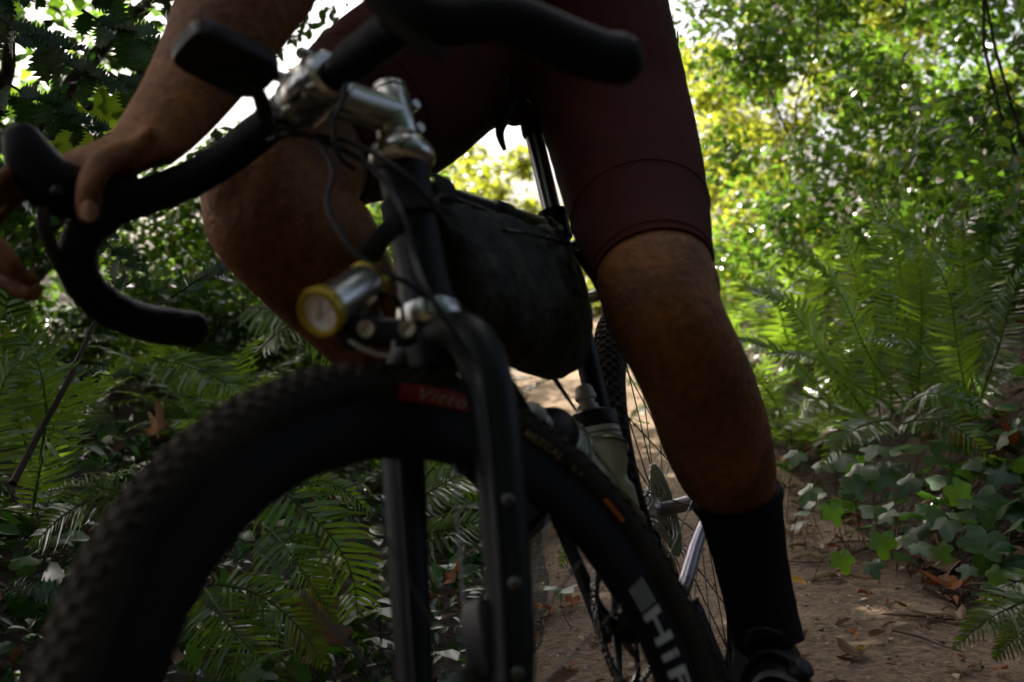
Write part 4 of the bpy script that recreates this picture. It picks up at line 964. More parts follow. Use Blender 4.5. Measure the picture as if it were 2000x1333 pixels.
DRYA = polar_leaf(lobes([(PI / 2, .8), (PI / 2 + 1.0, .6), (PI / 2 - 1.0, .62), (PI / 2 + 2.0, .4), (PI / 2 - 2.0, .42)], .42, .36), 30, -.45, .26, 4)
DRYB = leaf_from_outline([(0, .02), (.12, .16), (.35, .27), (.6, .24), (.82, .12), (1, .01)], -.35, .7, .03, 2)
DRYC = leaf_from_outline([(0, .02), (.2, .10), (.5, .13), (.8, .08), (1, .01)], .3, 1.3, .02, 2.5)
def tmpl(name, T, mat):
    me = fast_mesh(name, T[0], T[1], mat, True); return me

def frond_mesh(name, mat, seed, n=38, a0=10, a1=95, wid=.17, gap=0.0, twist=0.0):
    """sword-fern frond of unit length: rachis plus narrow pinnae on both sides"""
    r_ = random.Random(seed); V = []; F = []
    M = 60; pos = [np.zeros(3)]; tang = []
    side = r_.uniform(-.25, .25)
    for k in range(M):
        t = k / M; a = math.radians(a0 + (a1 - a0) * t ** 1.3); b = side * t
        d = np.array([math.sin(b) * math.sin(a), math.cos(b) * math.sin(a), math.cos(a)]); tang.append(d); pos.append(pos[-1] + d / M)
    tang.append(tang[-1])
    def fr(t):
        x = t * M; k = min(int(x), M - 1); q = x - k
        p = pos[k] * (1 - q) + pos[k + 1] * q; d = tang[k]; s_ = unit(np.cross(d, (0, 0, 1.0)) if abs(d[2]) < .98 else np.cross(d, (0, -1.0, 0))); s_ = unit(np.array([1.0, 0, 0]) - (d[0]) * d); u_ = np.cross(s_, d)
        tw = twist * t; return p, d, math.cos(tw) * s_ + math.sin(tw) * u_, math.cos(tw) * u_ - math.sin(tw) * s_
    # rachis, three-sided
    K = 16
    for k in range(K + 1):
        p, d, s_, u_ = fr(k / K); r = .0065 * (1 - .85 * k / K)
        V += [p + s_ * r, p - s_ * r, p + u_ * r * 1.3]
    for k in range(K):
        for i in range(3):
            j = (i + 1) % 3; F += [(3 * k + i, 3 * k + j, 3 * k + 3 + j), (3 * k + i, 3 * k + 3 + j, 3 * k + 3 + i)]
    t0 = .16
    for k in range(n):
        t = t0 + (1 - t0) * (k + .2) / n; p, d, s_, u_ = fr(t)
        q = (t - t0) / (1 - t0); L = wid * (min(1, .55 + 2.2 * q) * (1 - q ** 2.2) + .02); wp = (1 - t0) / n * .38
        for sg in (-1, 1):
            if r_.random() < gap: continue
            l_ = L * r_.uniform(.88, 1.08); fw_ = .28 + .5 * q + r_.uniform(-.08, .08); up_ = r_.uniform(-.12, .22)
            dr = unit(sg * s_ + fw_ * d + up_ * u_); b_ = unit(np.cross(u_, dr)) ; nb = unit(np.cross(dr, b_))
            droop = r_.uniform(.05, .25) * l_
            o = len(V); w1 = wp * 1.0; tw = r_.uniform(-.55, .55); b2 = math.cos(tw) * b_ + math.sin(tw) * nb
            V += [p - b_ * wp * .7, p + b_ * wp * .7, p + dr * l_ * .45 - b2 * w1 - u_ * droop * .15, p + dr * l_ * .45 + b2 * w1 - u_ * droop * .15, p + dr * l_ * .8 - b2 * w1 * .6 - u_ * droop * .6, p + dr * l_ * .8 + b2 * w1 * .6 - u_ * droop * .6, p + dr * l_ + d * .1 * l_ - u_ * droop]
            F += [(o, o + 1, o + 3), (o, o + 3, o + 2), (o + 2, o + 3, o + 5), (o + 2, o + 5, o + 4), (o + 4, o + 5, o + 6)]
    return fast_mesh(name, np.array(V), F, mat, False)
FRONDS = [frond_mesh('frond', 'fern_green', i, 36 + 3 * (i % 3), 6 + 4 * i, [88, 70, 105, 60, 120, 80][i], [.17, .15, .18, .14, .16, .2][i], .02 * (i % 3), [.2, -.3, .1, .4, -.2, 0][i]) for i in range(6)]
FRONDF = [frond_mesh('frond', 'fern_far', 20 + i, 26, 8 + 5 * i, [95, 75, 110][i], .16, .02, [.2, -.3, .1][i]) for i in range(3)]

def fern(x, y, size, n, label, group, spread=1.0, seed=0, meshes=FRONDS, z=None, az=None):
    r_ = random.Random(seed * 13 + 5); z = H(x, y) if z is None else z
    root = thing('sword_fern', label, 'fern', (x, y, z - .01), group)
    for k in range(n):
        a = (2 * PI * k / n + r_.uniform(-.35, .35)) if az is None else r_.uniform(*az)
        link('frond', r_.choice(meshes), root, (.015 * math.cos(a), .015 * math.sin(a), 0), (-r_.uniform(.0, .55) * spread, r_.uniform(-.2, .2), a), size * r_.uniform(.7, 1.1))
    return root

def cloud(T, P, Nrm, S, spin=None):
    """many copies of a leaf shape: positions, facing, sizes -> one vertex and face array"""
    n = len(P); V0, F0 = T; k = len(V0)
    Nrm = Nrm / (np.linalg.norm(Nrm, axis=1, keepdims=True) + 1e-9)
    ref = rng.normal(size=(n, 3)); a = np.cross(Nrm, ref); a /= np.linalg.norm(a, axis=1, keepdims=True) + 1e-9; b = np.cross(Nrm, a)
    V = P[:, None, :] + S[:, None, None] * (V0[None, :, 0:1] * a[:, None] + V0[None, :, 1:2] * b[:, None] + V0[None, :, 2:3] * Nrm[:, None])
    F = F0[None] + (np.arange(n) * k)[:, None, None]
    return V.reshape(-1, 3), F.reshape(-1, F0.shape[1])

def in_clumps(n, centres, radii, flat=.8):
    i = rng.integers(0, len(centres), n); d = rng.normal(size=(n, 3)); d /= np.linalg.norm(d, axis=1, keepdims=True)
    r = radii[i] * rng.random(n) ** .45
    return centres[i] + d * r[:, None] * [1, 1, flat], d

def branchy(root, base, tips, r0, mat='bark', name='stem', n=6):
    for t in tips:
        t = np.asarray(t); m1 = base * .6 + t * .4 + rng.normal(size=3) * .08 * np.linalg.norm(t - base); m2 = base * .25 + t * .75 + rng.normal(size=3) * .06 * np.linalg.norm(t - base)
        mb = MB(); q = spline([base, m1, m2, t], 4); mb.tube(q, list(np.linspace(r0, r0 * .2, len(q))), n); mb.build(name, mat, root)

def shrub(name, label, cat, base, boxes, nleaf, leafsize, mat, T, group=None, nind=0, indtest=None, stems=5, r0=.014, up=.5, density_pow=1.0, clumps=60, crad=(.16, .34), stemname='stem'):
    """woody plant: stems, a crown of loose leaves gathered in clumps, and single leaves nearest the viewer"""
    base = np.array([base[0], base[1], H(base[0], base[1]) if len(base) < 3 else base[2]])
    root = thing(name, label, cat, base, group)
    cs_ = []; vol = [np.prod(np.array(b[1]) - np.array(b[0])) for b in boxes]
    for q, b in zip(vol, boxes):
        k = max(3, int(clumps * q / sum(vol))); lo_, hi_ = np.array(b[0]), np.array(b[1]); cs_.append(lo_ + (hi_ - lo_) * rng.random((k, 3)))
    cs_ = np.concatenate(cs_); rad = rng.uniform(*crad, len(cs_))
    P, d = in_clumps(nleaf, cs_, rad)
    Nr = d * .6 + rng.normal(size=d.shape) * .55 + np.array([0, 0, up]); S = leafsize * rng.uniform(.6, 1.25, nleaf)
    if nind:
        me = tmpl(name + '_leaf', T, mat); v = P - C0; dep = v @ FW; px = 1000 + FPX * (v @ RT) / dep; py = 666.5 - FPX * (v @ UP) / dep
        ok = np.where((dep > .5) & (px > -40) & (px < 2040) & (py > -40) & (py < 1370))[0]; ok = ok[np.argsort(dep[ok])][:nind]
        for i in ok:
            o = link('leaf', me, root, P[i] - base); nn = Vector(Nr[i]).normalized(); o.rotation_euler = (nn.to_track_quat('Z', 'Y') @ Quaternion((0, 0, 1), rng.uniform(0, 6.28))).to_euler(); o.scale = (S[i],) * 3
        keep = np.ones(nleaf, bool); keep[ok] = False; P, Nr, S = P[keep], Nr[keep], S[keep]
    V, F = cloud(T, P - base, Nr, S)
    c = link('crown', fast_mesh('crown', V, F, mat, False), root); c['kind'] = 'stuff'
    tips = cs_[rng.choice(len(cs_), min(stems, len(cs_)), replace=False)]
    branchy(root, base, tips, r0, name=stemname)
    return root

# ------------------------------------------------------------------ the wall of leaves on the right
shrub('evergreen_shrub', 'dense dark small-leaved evergreen shrub filling the upper right corner', 'shrub', (2.15, 4.4), [((1.5, 3.9, .75), (2.9, 5.0, 2.5)), ((1.3, 3.4, 2.2), (3.2, 5.2, 3.3))], 26000, .050, 'shrub_green', OVATE, 'leafy shrubs walling the right of the path', 260, clumps=90, stems=4, r0=.008)  # upper crown box raised above the view to shade the shrub below
shrub('evergreen_shrub', 'glossy green shrub in the middle of the leaf wall right of the path', 'shrub', (1.85, 6.0), [((1.1, 5.3, .55), (2.7, 6.6, 2.9))], 18000, .052, 'shrub_green', OVATE, 'leafy shrubs walling the right of the path', 260, clumps=90, stems=4, r0=.008)
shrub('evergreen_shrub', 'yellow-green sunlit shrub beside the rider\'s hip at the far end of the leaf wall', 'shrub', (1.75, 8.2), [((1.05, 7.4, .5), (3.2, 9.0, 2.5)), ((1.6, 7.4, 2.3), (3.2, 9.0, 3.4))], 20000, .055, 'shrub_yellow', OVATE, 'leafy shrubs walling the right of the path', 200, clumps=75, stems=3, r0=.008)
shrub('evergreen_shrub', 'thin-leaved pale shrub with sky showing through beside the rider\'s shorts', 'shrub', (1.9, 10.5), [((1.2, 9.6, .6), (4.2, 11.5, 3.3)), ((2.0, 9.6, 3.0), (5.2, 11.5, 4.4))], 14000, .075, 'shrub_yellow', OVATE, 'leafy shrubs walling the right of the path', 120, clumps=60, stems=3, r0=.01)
# ------------------------------------------------------------------ holly and dark trees on the left
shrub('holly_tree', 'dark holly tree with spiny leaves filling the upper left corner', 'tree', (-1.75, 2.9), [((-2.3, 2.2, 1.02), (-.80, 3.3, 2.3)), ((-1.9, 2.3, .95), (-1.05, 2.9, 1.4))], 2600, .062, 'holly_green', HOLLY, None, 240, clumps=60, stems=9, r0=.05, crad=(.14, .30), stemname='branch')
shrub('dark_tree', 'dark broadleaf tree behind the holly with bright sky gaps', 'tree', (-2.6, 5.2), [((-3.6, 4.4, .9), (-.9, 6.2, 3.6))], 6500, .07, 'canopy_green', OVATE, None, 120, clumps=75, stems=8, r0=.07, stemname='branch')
shrub('leafy_bush', 'green bush behind the rider\'s bent knee on the left bank', 'bush', (-1.4, 7.4), [((-2.8, 6.6, .5), (-.40, 8.4, 1.8))], 11000, .06, 'shrub_green', OVATE, None, 120, clumps=60, stems=6)
shrub('leafy_bush', 'low dark bush on the left bank behind the curve of the drop bar', 'bush', (-1.15, 4.9), [((-2.4, 4.3, .35), (-.55, 5.6, 1.25))], 9000, .055, 'shrub_green', OVATE, None, 150, clumps=55, stems=6, crad=(.12, .25))
# ------------------------------------------------------------------ sunlit growth behind, seen under the rider
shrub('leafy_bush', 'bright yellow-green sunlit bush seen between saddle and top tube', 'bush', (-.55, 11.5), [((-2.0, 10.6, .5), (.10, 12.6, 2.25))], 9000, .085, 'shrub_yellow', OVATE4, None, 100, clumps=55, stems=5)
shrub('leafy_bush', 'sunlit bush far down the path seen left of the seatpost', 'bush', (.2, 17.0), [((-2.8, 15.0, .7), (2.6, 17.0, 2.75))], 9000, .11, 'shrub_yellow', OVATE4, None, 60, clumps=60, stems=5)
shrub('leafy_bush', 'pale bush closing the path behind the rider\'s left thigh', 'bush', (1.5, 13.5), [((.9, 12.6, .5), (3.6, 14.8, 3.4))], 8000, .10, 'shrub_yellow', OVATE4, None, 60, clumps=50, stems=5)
for k, (x, y, hh) in enumerate([(-6.5, 14, 5), (-10, 22, 7), (6.5, 15, 6), (9.5, 24, 8), (-5.2, 9, 4.2), (5.0, 9, 5)]):
    shrub('forest_tree', ['broad tree far off to the left behind the dark tree', 'tall tree on the far left skyline', 'tall tree far off behind the leaf wall', 'tall tree on the far right skyline', 'leafy tree left of the bushes behind the knee', 'leafy tree standing behind the right leaf wall'][k], 'tree', (x, y), [((x - 2.2, y - 1.5, .6), (x + 2.2, y + 1.5, hh))], 3000, .16, 'shrub_green', OVATE4, 'trees of the wood around', 0, clumps=40, stems=5, r0=.12, crad=(.4, .8), stemname='trunk')
# ------------------------------------------------------------------ unseen trees and bush added out of view to shade rider and path
def canopy(label, base, tip, boxes, n, ls):
    return shrub('added_shade_plant', label, 'tree', base, boxes, n, ls, 'canopy_green', OVATE4, 'unseen plants added to shade the path', 0, clumps=300, stems=9, r0=.12, crad=(.35, .7), up=1.2, stemname='limb')
canopy('unseen tall tree added on the left bank to shade the path', (-2.6, 1.0), None, [((-4.6, 1.3, 2.5), (.1, 4.2, 4.2)), ((-5.6, 3.8, 3.2), (.5, 7.8, 5.6))], 18500, .18)
canopy('unseen tree added behind the viewpoint to darken the near side', (.4, -3.4), None, [((-5.0, -3.8, .9), (5.5, -1.8, 5.2)), ((-.9, -2.2, 2.4), (2.2, 1.5, 3.8))], 16000, .18)
canopy('unseen tall tree added to shade the dark shrub on the right', (3.6, 3.6), None, [((1.9, 2.4, 3.2), (4.6, 6.0, 4.6))], 8000, .18)
canopy('unseen bush added on the right bank to block side light', (2.6, -.6), None, [((1.6, -2.2, .2), (3.4, 1.0, 2.6))], 5000, .15)

# ------------------------------------------------------------------ fronds near the viewer
def hero_fern(label, group, curves, mat='fern_green', seed=0):
    """fern whose fronds follow given arcs; curves: list of (points, pinna length, pairs)"""
    base = np.mean([c[0][0] for c in curves], axis=0); root = thing('sword_fern', label, 'fern', base, group)
    for k, (pts, wid, n) in enumerate(curves):
        r_ = random.Random(seed + k); q = spline(pts, 10); M = len(q) - 1; V = []; F = []
        seg = np.linalg.norm(np.diff(q, axis=0), axis=1); ln = seg.sum(); cum = np.concatenate([[0], np.cumsum(seg)]) / ln
        def fr(t):
            p = np.array([np.interp(t, cum, q[:, i]) for i in range(3)]); i = min(max(np.searchsorted(cum, t), 1), M); d = unit(q[min(i + 1, M)] - q[i - 1])
            vw = unit(.6 * unit(C0 - p) + np.array([0, .1, .8])); s_ = unit(np.cross(d, vw)); return p, d, s_, np.cross(s_, d)
        K = 14
        for i in range(K + 1):
            p, d, s_, u_ = fr(i / K); r = .0030 * (1 - .8 * i / K); V += [p + s_ * r, p - s_ * r, p + u_ * r * 1.4]
        for i in range(K):
            for a in range(3):
                b = (a + 1) % 3; F += [(3 * i + a, 3 * i + b, 3 * i + 3 + b), (3 * i + a, 3 * i + 3 + b, 3 * i + 3 + a)]
        for i in range(n):
            t = .06 + .94 * (i + .2) / n; p, d, s_, u_ = fr(t); L = wid * (min(1, .6 + 2.5 * (t - .06)) * (1 - t ** 2.4) + .03); wp = ln * .94 / n * .36
            for sg in (-1, 1):
                if r_.random() < .03: continue
                l_ = L * r_.uniform(.88, 1.06); dr = unit(sg * s_ + (.25 + .55 * t + r_.uniform(-.07, .07)) * d + r_.uniform(-.15, .15) * u_); b_ = unit(np.cross(u_, dr)); tw = -sg * r_.uniform(.15, .85); b2 = math.cos(tw) * b_ + math.sin(tw) * u_
                dz = np.array([0, 0, -1.0]) * l_ * r_.uniform(.04, .22); o = len(V)
                V += [p - b_ * wp * .75, p + b_ * wp * .75, p + dr * l_ * .4 - b2 * wp + dz * .15, p + dr * l_ * .4 + b2 * wp + dz * .15, p + dr * l_ * .78 - b2 * wp * .62 + dz * .6, p + dr * l_ * .78 + b2 * wp * .62 + dz * .6, p + dr * l_ + d * .08 * l_ + dz]
                F += [(o, o + 1, o + 3), (o, o + 3, o + 2), (o + 2, o + 3, o + 5), (o + 2, o + 5, o + 4), (o + 4, o + 5, o + 6)]
        link('frond', fast_mesh('frond', np.array(V) - base, F, mat, False), root)
    return root
A = lambda *p: [at(*x) for x in p]
LBG = 'sword ferns on the left bank'; RBG = 'sword ferns on the right bank'
hero_fern('bright sword fern framed between the tyre and the fork leg', LBG, [(A((500, 905, 2.05), (560, 965, 2.0), (640, 1040, 1.98), (690, 1130, 1.98), (700, 1260, 2.0)), .105, 30), (A((520, 1030, 1.95), (560, 1070, 1.9), (600, 1130, 1.88), (660, 1230, 1.9)), .075, 26), (A((470, 960, 2.05), (560, 930, 2.05), (660, 950, 2.08), (730, 1010, 2.1)), .07, 24)], seed=400)
hero_fern('dark glossy sword fern low inside the front wheel', LBG, [(A((400, 1150, 1.85), (440, 1210, 1.8), (490, 1270, 1.78), (560, 1350, 1.78)), .09, 26), (A((380, 1230, 1.8), (440, 1290, 1.78), (500, 1390, 1.78)), .08, 22), (A((420, 1140, 1.85), (500, 1160, 1.85), (580, 1220, 1.85), (640, 1310, 1.85)), .075, 24)], seed=410)
hero_fern('dark sword fern left of the front tyre', LBG, [(A((260, 985, 2.0), (190, 975, 1.98), (120, 1010, 1.97), (55, 1075, 1.97)), .085, 24), (A((270, 990, 2.0), (230, 960, 2.0), (170, 950, 2.0), (90, 960, 2.02)), .06, 20)], seed=420)
hero_fern('sword fern seen between the two fork legs', LBG, [(A((760, 1010, 2.3), (840, 960, 2.28), (900, 930, 2.28), (960, 930, 2.3)), .10, 22), (A((770, 1050, 2.3), (850, 1040, 2.25), (920, 1020, 2.25), (980, 1040, 2.25)), .09, 22), (A((780, 1000, 2.35), (850, 910, 2.35), (900, 880, 2.35), (960, 880, 2.4)), .08, 20)], seed=430)
hero_fern('small bright frond of fern poking over the path beside the tyre', LBG, [(A((1180, 1045, 2.15), (1140, 1055, 2.12), (1110, 1075, 2.1), (1095, 1110, 2.1)), .04, 14)], seed=440)
hero_fern('tall sword fern at the left edge under the hand', LBG, [(A((60, 900, 2.25), (20, 760, 2.2), (5, 640, 2.2), (30, 530, 2.22)), .13, 26), (A((80, 900, 2.25), (90, 790, 2.2), (60, 680, 2.2), (-20, 600, 2.2)), .12, 26), (A((-30, 960, 2.1), (-10, 840, 2.1), (10, 740, 2.1), (80, 680, 2.1)), .11, 24)], seed=450)
hero_fern('pale sword fern arching behind the front tyre under the bent knee', LBG, [(A((300, 700, 2.6), (380, 720, 2.55), (440, 750, 2.5), (490, 800, 2.5)), .10, 26), (A((480, 600, 3.1), (560, 610, 3.0), (620, 650, 3.0), (660, 720, 3.0)), .13, 26), (A((500, 690, 3.0), (560, 640, 2.95), (620, 640, 2.95), (700, 690, 3.0)), .11, 24)], seed=460)
hero_fern('tall sword fern with a frond curling left over the right bank', RBG, [(A((1785, 800, 3.3), (1770, 640, 3.3), (1745, 460, 3.3), (1690, 370, 3.25), (1590, 318, 3.2)), .095, 50), (A((1790, 800, 3.3), (1800, 640, 3.25), (1790, 500, 3.2), (1730, 400, 3.15)), .085, 46), (A((1775, 800, 3.3), (1700, 700, 3.2), (1650, 590, 3.15), (1600, 520, 3.1), (1530, 470, 3.1)), .09, 46), (A((1770, 810, 3.3), (1680, 760, 3.15), (1590, 700, 3.1), (1490, 690, 3.1)), .085, 44)], seed=470)
hero_fern('upright sword fern with pale fronds at the right picture edge', RBG, [(A((1890, 820, 3.1), (1900, 650, 3.1), (1880, 500, 3.1), (1900, 420, 3.05), (1990, 385, 3.0)), .095, 48), (A((1895, 820, 3.1), (1870, 680, 3.0), (1850, 560, 3.0), (1790, 470, 2.95), (1700, 430, 2.95)), .09, 46), (A((1900, 820, 3.1), (1950, 680, 3.0), (1985, 560, 2.95), (2050, 470, 2.9)), .09, 44), (A((1900, 830, 3.1), (1850, 740, 2.95), (1780, 680, 2.9), (1680, 660, 2.9)), .085, 44)], seed=480)
hero_fern('dense clump of upright fronds behind the curling fern on the right bank', RBG, [(A((1720, 820, 3.6), (1690, 640, 3.6), (1650, 470, 3.55), (1580, 390, 3.5)), .10, 46), (A((1740, 820, 3.6), (1740, 620, 3.6), (1720, 450, 3.6), (1660, 350, 3.55)), .10, 48), (A((1830, 820, 3.6), (1840, 620, 3.55), (1850, 450, 3.5), (1900, 350, 3.45)), .10, 48), (A((1850, 820, 3.5), (1900, 650, 3.45), (1950, 500, 3.4), (2020, 400, 3.4)), .10, 46), (A((1700, 820, 3.6), (1610, 700, 3.5), (1540, 600, 3.45), (1450, 560, 3.4)), .10, 44), (A((1800, 810, 3.5), (1790, 700, 3.4), (1810, 560, 3.35), (1850, 450, 3.3)), .09, 44)], seed=530)
hero_fern('small drooping sword fern above the ivy on the right', RBG, [(A((1760, 800, 2.95), (1810, 770, 2.85), (1870, 780, 2.8), (1940, 810, 2.78)), .085, 26), (A((1750, 830, 2.95), (1830, 820, 2.85), (1900, 860, 2.8), (1960, 930, 2.8)), .075, 24), (A((1740, 820, 2.95), (1690, 830, 2.85), (1640, 860, 2.8), (1600, 920, 2.8)), .075, 24)], seed=490)
hero_fern('low sword fern just right of the standing calf', RBG, [(A((1640, 800, 3.9), (1560, 720, 3.8), (1500, 680, 3.75), (1420, 660, 3.7)), .12, 30), (A((1640, 800, 3.9), (1590, 660, 3.8), (1540, 590, 3.8), (1450, 560, 3.8)), .12, 30), (A((1650, 800, 3.9), (1660, 660, 3.8), (1640, 560, 3.8), (1570, 500, 3.8)), .12, 30), (A((1650, 810, 3.9), (1600, 780, 3.7), (1540, 790, 3.65), (1480, 830, 3.6)), .10, 28)], seed=500)
hero_fern('dark sword fern at the lower right corner beside the path', RBG, [(A((2060, 1150, 1.95), (1990, 1180, 1.9), (1930, 1210, 1.88), (1860, 1270, 1.88)), .07, 24), (A((2060, 1180, 1.95), (2000, 1230, 1.9), (1940, 1290, 1.88)), .06, 20), (A((2060, 1130, 1.95), (2010, 1130, 1.9), (1950, 1150, 1.88)), .05, 18)], seed=510)
# ------------------------------------------------------------------ ferns
RB, LB, FB = 'sword ferns on the right bank', 'sword ferns on the left bank', 'sunlit ferns along the far path'
fern(1.05, 4.3, .85, 10, 'feathery sword fern behind the middle of the right bank', RB, 1.0, 3)
fern(1.0, 5.1, .75, 12, 'low sword fern just right of the rider\'s standing knee', RB, 1.2, 5)
fern(1.32, 5.3, .95, 12, 'pale sword fern behind the middle of the right bank', RB, 1.0, 6)
for k, (x, y) in enumerate([(1.1, 6.3), (1.6, 6.6), (1.3, 7.1), (1.15, 7.9), (1.7, 5.1), (1.9, 4.5)]):
    fern(x, y, .62 + .05 * (k % 3), 10, 'sword fern among others deep on the right bank', RB, 1.1, 30 + k)
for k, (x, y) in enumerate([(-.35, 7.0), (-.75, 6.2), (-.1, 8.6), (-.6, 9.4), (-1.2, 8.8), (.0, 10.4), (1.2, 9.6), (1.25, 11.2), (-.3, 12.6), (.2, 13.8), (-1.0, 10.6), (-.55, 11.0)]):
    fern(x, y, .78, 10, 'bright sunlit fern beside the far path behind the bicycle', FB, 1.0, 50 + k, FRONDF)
fern(-1.10, 2.55, .55, 9, 'dark sword fern at the lower left edge', LB, 1.5, 64)
fern(-.72, 3.35, .62, 11, 'sword fern behind the headlight on the left bank', LB, 1.3, 66)
fern(-.42, 3.75, .60, 10, 'pale sword fern under the rider\'s bent knee', LB, 1.3, 67)
fern(-.98, 3.75, .65, 11, 'sword fern between bar end and knee', LB, 1.2, 68)
for k, (x, y) in enumerate([(-1.5, 3.8), (-1.25, 4.5), (-.75, 4.6), (-.45, 5.2), (-1.0, 5.5), (-1.7, 5.0), (-.2, 4.3), (-.12, 3.5), (-1.9, 3.4)]):
    fern(x, y, .66, 10, 'sword fern among others deeper on the left bank', LB, 1.2, 80 + k)

# ------------------------------------------------------------------ ivy, holly sprigs, maple
IV = [tmpl('ivy_leaf', IVY, 'ivy_ribbed'), tmpl('ivy_leaf', IVYB, 'ivy_ribbed'), tmpl('ivy_leaf', IVYB, 'ivy_ribbed')]
HL = tmpl('holly_leaf', HOLLY, 'holly_green'); MP = tmpl('maple_leaf', MAPLE, 'maple_green')
def ivy(x, y, n, label, group, seed, size=(.055, .10), spread=.22):
    r_ = random.Random(seed); base = np.array([x, y, H(x, y)])
    root = thing('ivy_plant', label, 'ivy', base, group)
    a0 = r_.uniform(0, 6.28); pts = [base + np.array([math.cos(a0) * spread * t + r_.uniform(-.02, .02), math.sin(a0) * spread * t + r_.uniform(-.02, .02), 0]) for t in np.linspace(-1, 1, 6)]
    pts = [np.array([p[0], p[1], H(p[0], p[1]) + .012]) for p in pts]
    mb = MB(); mb.tube(spline(pts, 3), .0022, 5); mb.build('vine', 'twig_brown', root)
    for k in range(n):
        p = pts[r_.randrange(len(pts))] + np.array([r_.uniform(-.09, .09), r_.uniform(-.09, .09), 0]); h = r_.uniform(.03, .15); p[2] = H(p[0], p[1]) + h
        s_ = r_.uniform(*size); o = link('leaf', r_.choice(IV), root, p - base, (r_.uniform(-.2, .9), r_.uniform(-.4, .4), r_.uniform(-1.3, 1.3) + PI), s_)
        mb = MB(); mb.tube(spline([p + np.array([0, 0, -.002]), p + np.array([r_.uniform(-.01, .01), .02, -h * .5]), p + np.array([r_.uniform(-.03, .03), .03, -h])], 3), .0011, 4); mb.build('petiole', 'twig_brown', root)
    return root
RI, LI = 'ivy at the right edge of the path', 'ivy and seedlings on the left bank'
for k, (x, y, n, lab) in enumerate([(.98, 2.95, 11, 'clump of grey-green ivy at the path edge right of the sock'), (1.22, 3.02, 12, 'broad-leaved ivy in the middle of the lower right bank'), (1.42, 2.95, 12, 'ivy with large leaves at the right picture edge'), (1.12, 2.72, 10, 'bright ivy leaves reaching over the path on the right'), (1.32, 2.62, 10, 'ivy low at the right picture edge above the corner fern'), (1.05, 3.35, 11, 'ivy trailing below the drooping fern on the right'), (1.38, 3.3, 11, 'ivy among brown leaves on the upper right bank'), (.96, 3.7, 8, 'ivy by the path behind the rider\'s calf'), (1.16, 2.42, 6, 'ivy sprig by the lower right corner')]):
    ivy(x, y, n, lab, RI, 200 + k)
for k, (x, y) in enumerate([(-.34, 2.35), (-.36, 2.12), (-.95, 2.1), (-1.25, 2.35), (-.3, 3.1), (-.62, 2.75), (-.42, 1.95)]):
    ivy(x, y, 8, 'ivy scrambling over the left bank behind the front wheel', LI, 230 + k, (.05, .085))
ivy(.02, 2.42, 3, 'two bright ivy leaves at the left edge of the path behind the wheel', LI, 260, (.045, .06), .06)
def hero_ivy(label, leaves, seed):
    """ivy whose larger leaves stand at known spots; leaves: (px, py, depth, size, tilt, brightgreen)"""
    r_ = random.Random(seed); P = [at(l[0], l[1], l[2]) for l in leaves]; base = np.mean(P, axis=0); base[2] = H(base[0], base[1])
    root = thing('ivy_plant', label, 'ivy', base, 'ivy at the right edge of the path')
    for (px, py, d, sz, tilt, br), p in zip(leaves, P):
        n_ = Vector(unit(.75 * (C0 - p) / np.linalg.norm(C0 - p) * (1 - tilt) + np.array([r_.uniform(-.4, .4), 0, .25 + tilt]))); up_ = Vector((r_.uniform(-.8, .8), -.1, -1.0)); yv = (up_ - up_.dot(n_) * n_).normalized(); xv = yv.cross(n_)
        o = link('leaf', IVB if br else r_.choice(IV), root, Vector(p - base)); o.rotation_euler = Matrix((xv, yv, n_)).transposed().to_euler(); o.scale = (sz,) * 3
        g = np.array([p[0] + r_.uniform(-.06, .06), p[1] + .06, 0]); g[2] = H(g[0], g[1])
        mb = MB(); mb.tube(spline([p, (p + g) / 2 + np.array([0, .02, .02]), g], 3), .0013, 4); mb.build('petiole', 'twig_brown', root)
    return root
IVB = tmpl('ivy_leaf', IVYB, 'ivy_bright')
hero_ivy('grey-green ivy with broad leaves right of the calf', [(1600, 900, 3.0, .06, .5, 0), (1645, 882, 2.95, .075, .6, 0), (1690, 905, 2.9, .085, .5, 0), (1742, 912, 2.9, .085, .3, 0), (1660, 930, 2.85, .07, .2, 0), (1590, 950, 2.9, .06, .4, 0), (1620, 985, 2.8, .055, 0, 1), (1700, 985, 2.75, .07, .5, 0), (1560, 880, 3.1, .06, .5, 0), (1720, 870, 3.0, .07, .6, 0)], 1)
hero_ivy('ivy with large leaves hanging at the right picture edge', [(1860, 945, 2.75, .07, 0, 1), (1905, 960, 2.75, .095, .1, 0), (1930, 1035, 2.6, .105, .1, 0), (1965, 905, 2.8, .08, .3, 0), (1980, 990, 2.65, .09, .3, 0), (1850, 1010, 2.65, .07, .5, 0), (1815, 985, 2.7, .075, .5, 0), (1890, 900, 2.85, .07, .5, 0), (1790, 930, 2.8, .065, .4, 0), (1975, 1080, 2.5, .07, .2, 0)], 2)
hero_ivy('ivy with two bright green leaves reaching over the path', [(1722, 1040, 2.6, .06, 0, 1), (1640, 1078, 2.55, .05, 0, 1), (1760, 1045, 2.6, .05, .5, 0), (1700, 1095, 2.5, .045, .3, 0), (1790, 1060, 2.55, .05, .5, 0), (1830, 1065, 2.5, .045, .1, 1), (1730, 1000, 2.7, .05, .6, 0)], 3)
hero_ivy('small green seedling leaves above the corner fern on the right', [(1955, 1110, 2.3, .045, .1, 1), (1990, 1150, 2.2, .04, .3, 1), (1920, 1140, 2.3, .04, .5, 0), (1895, 1105, 2.4, .04, .4, 0)], 4)
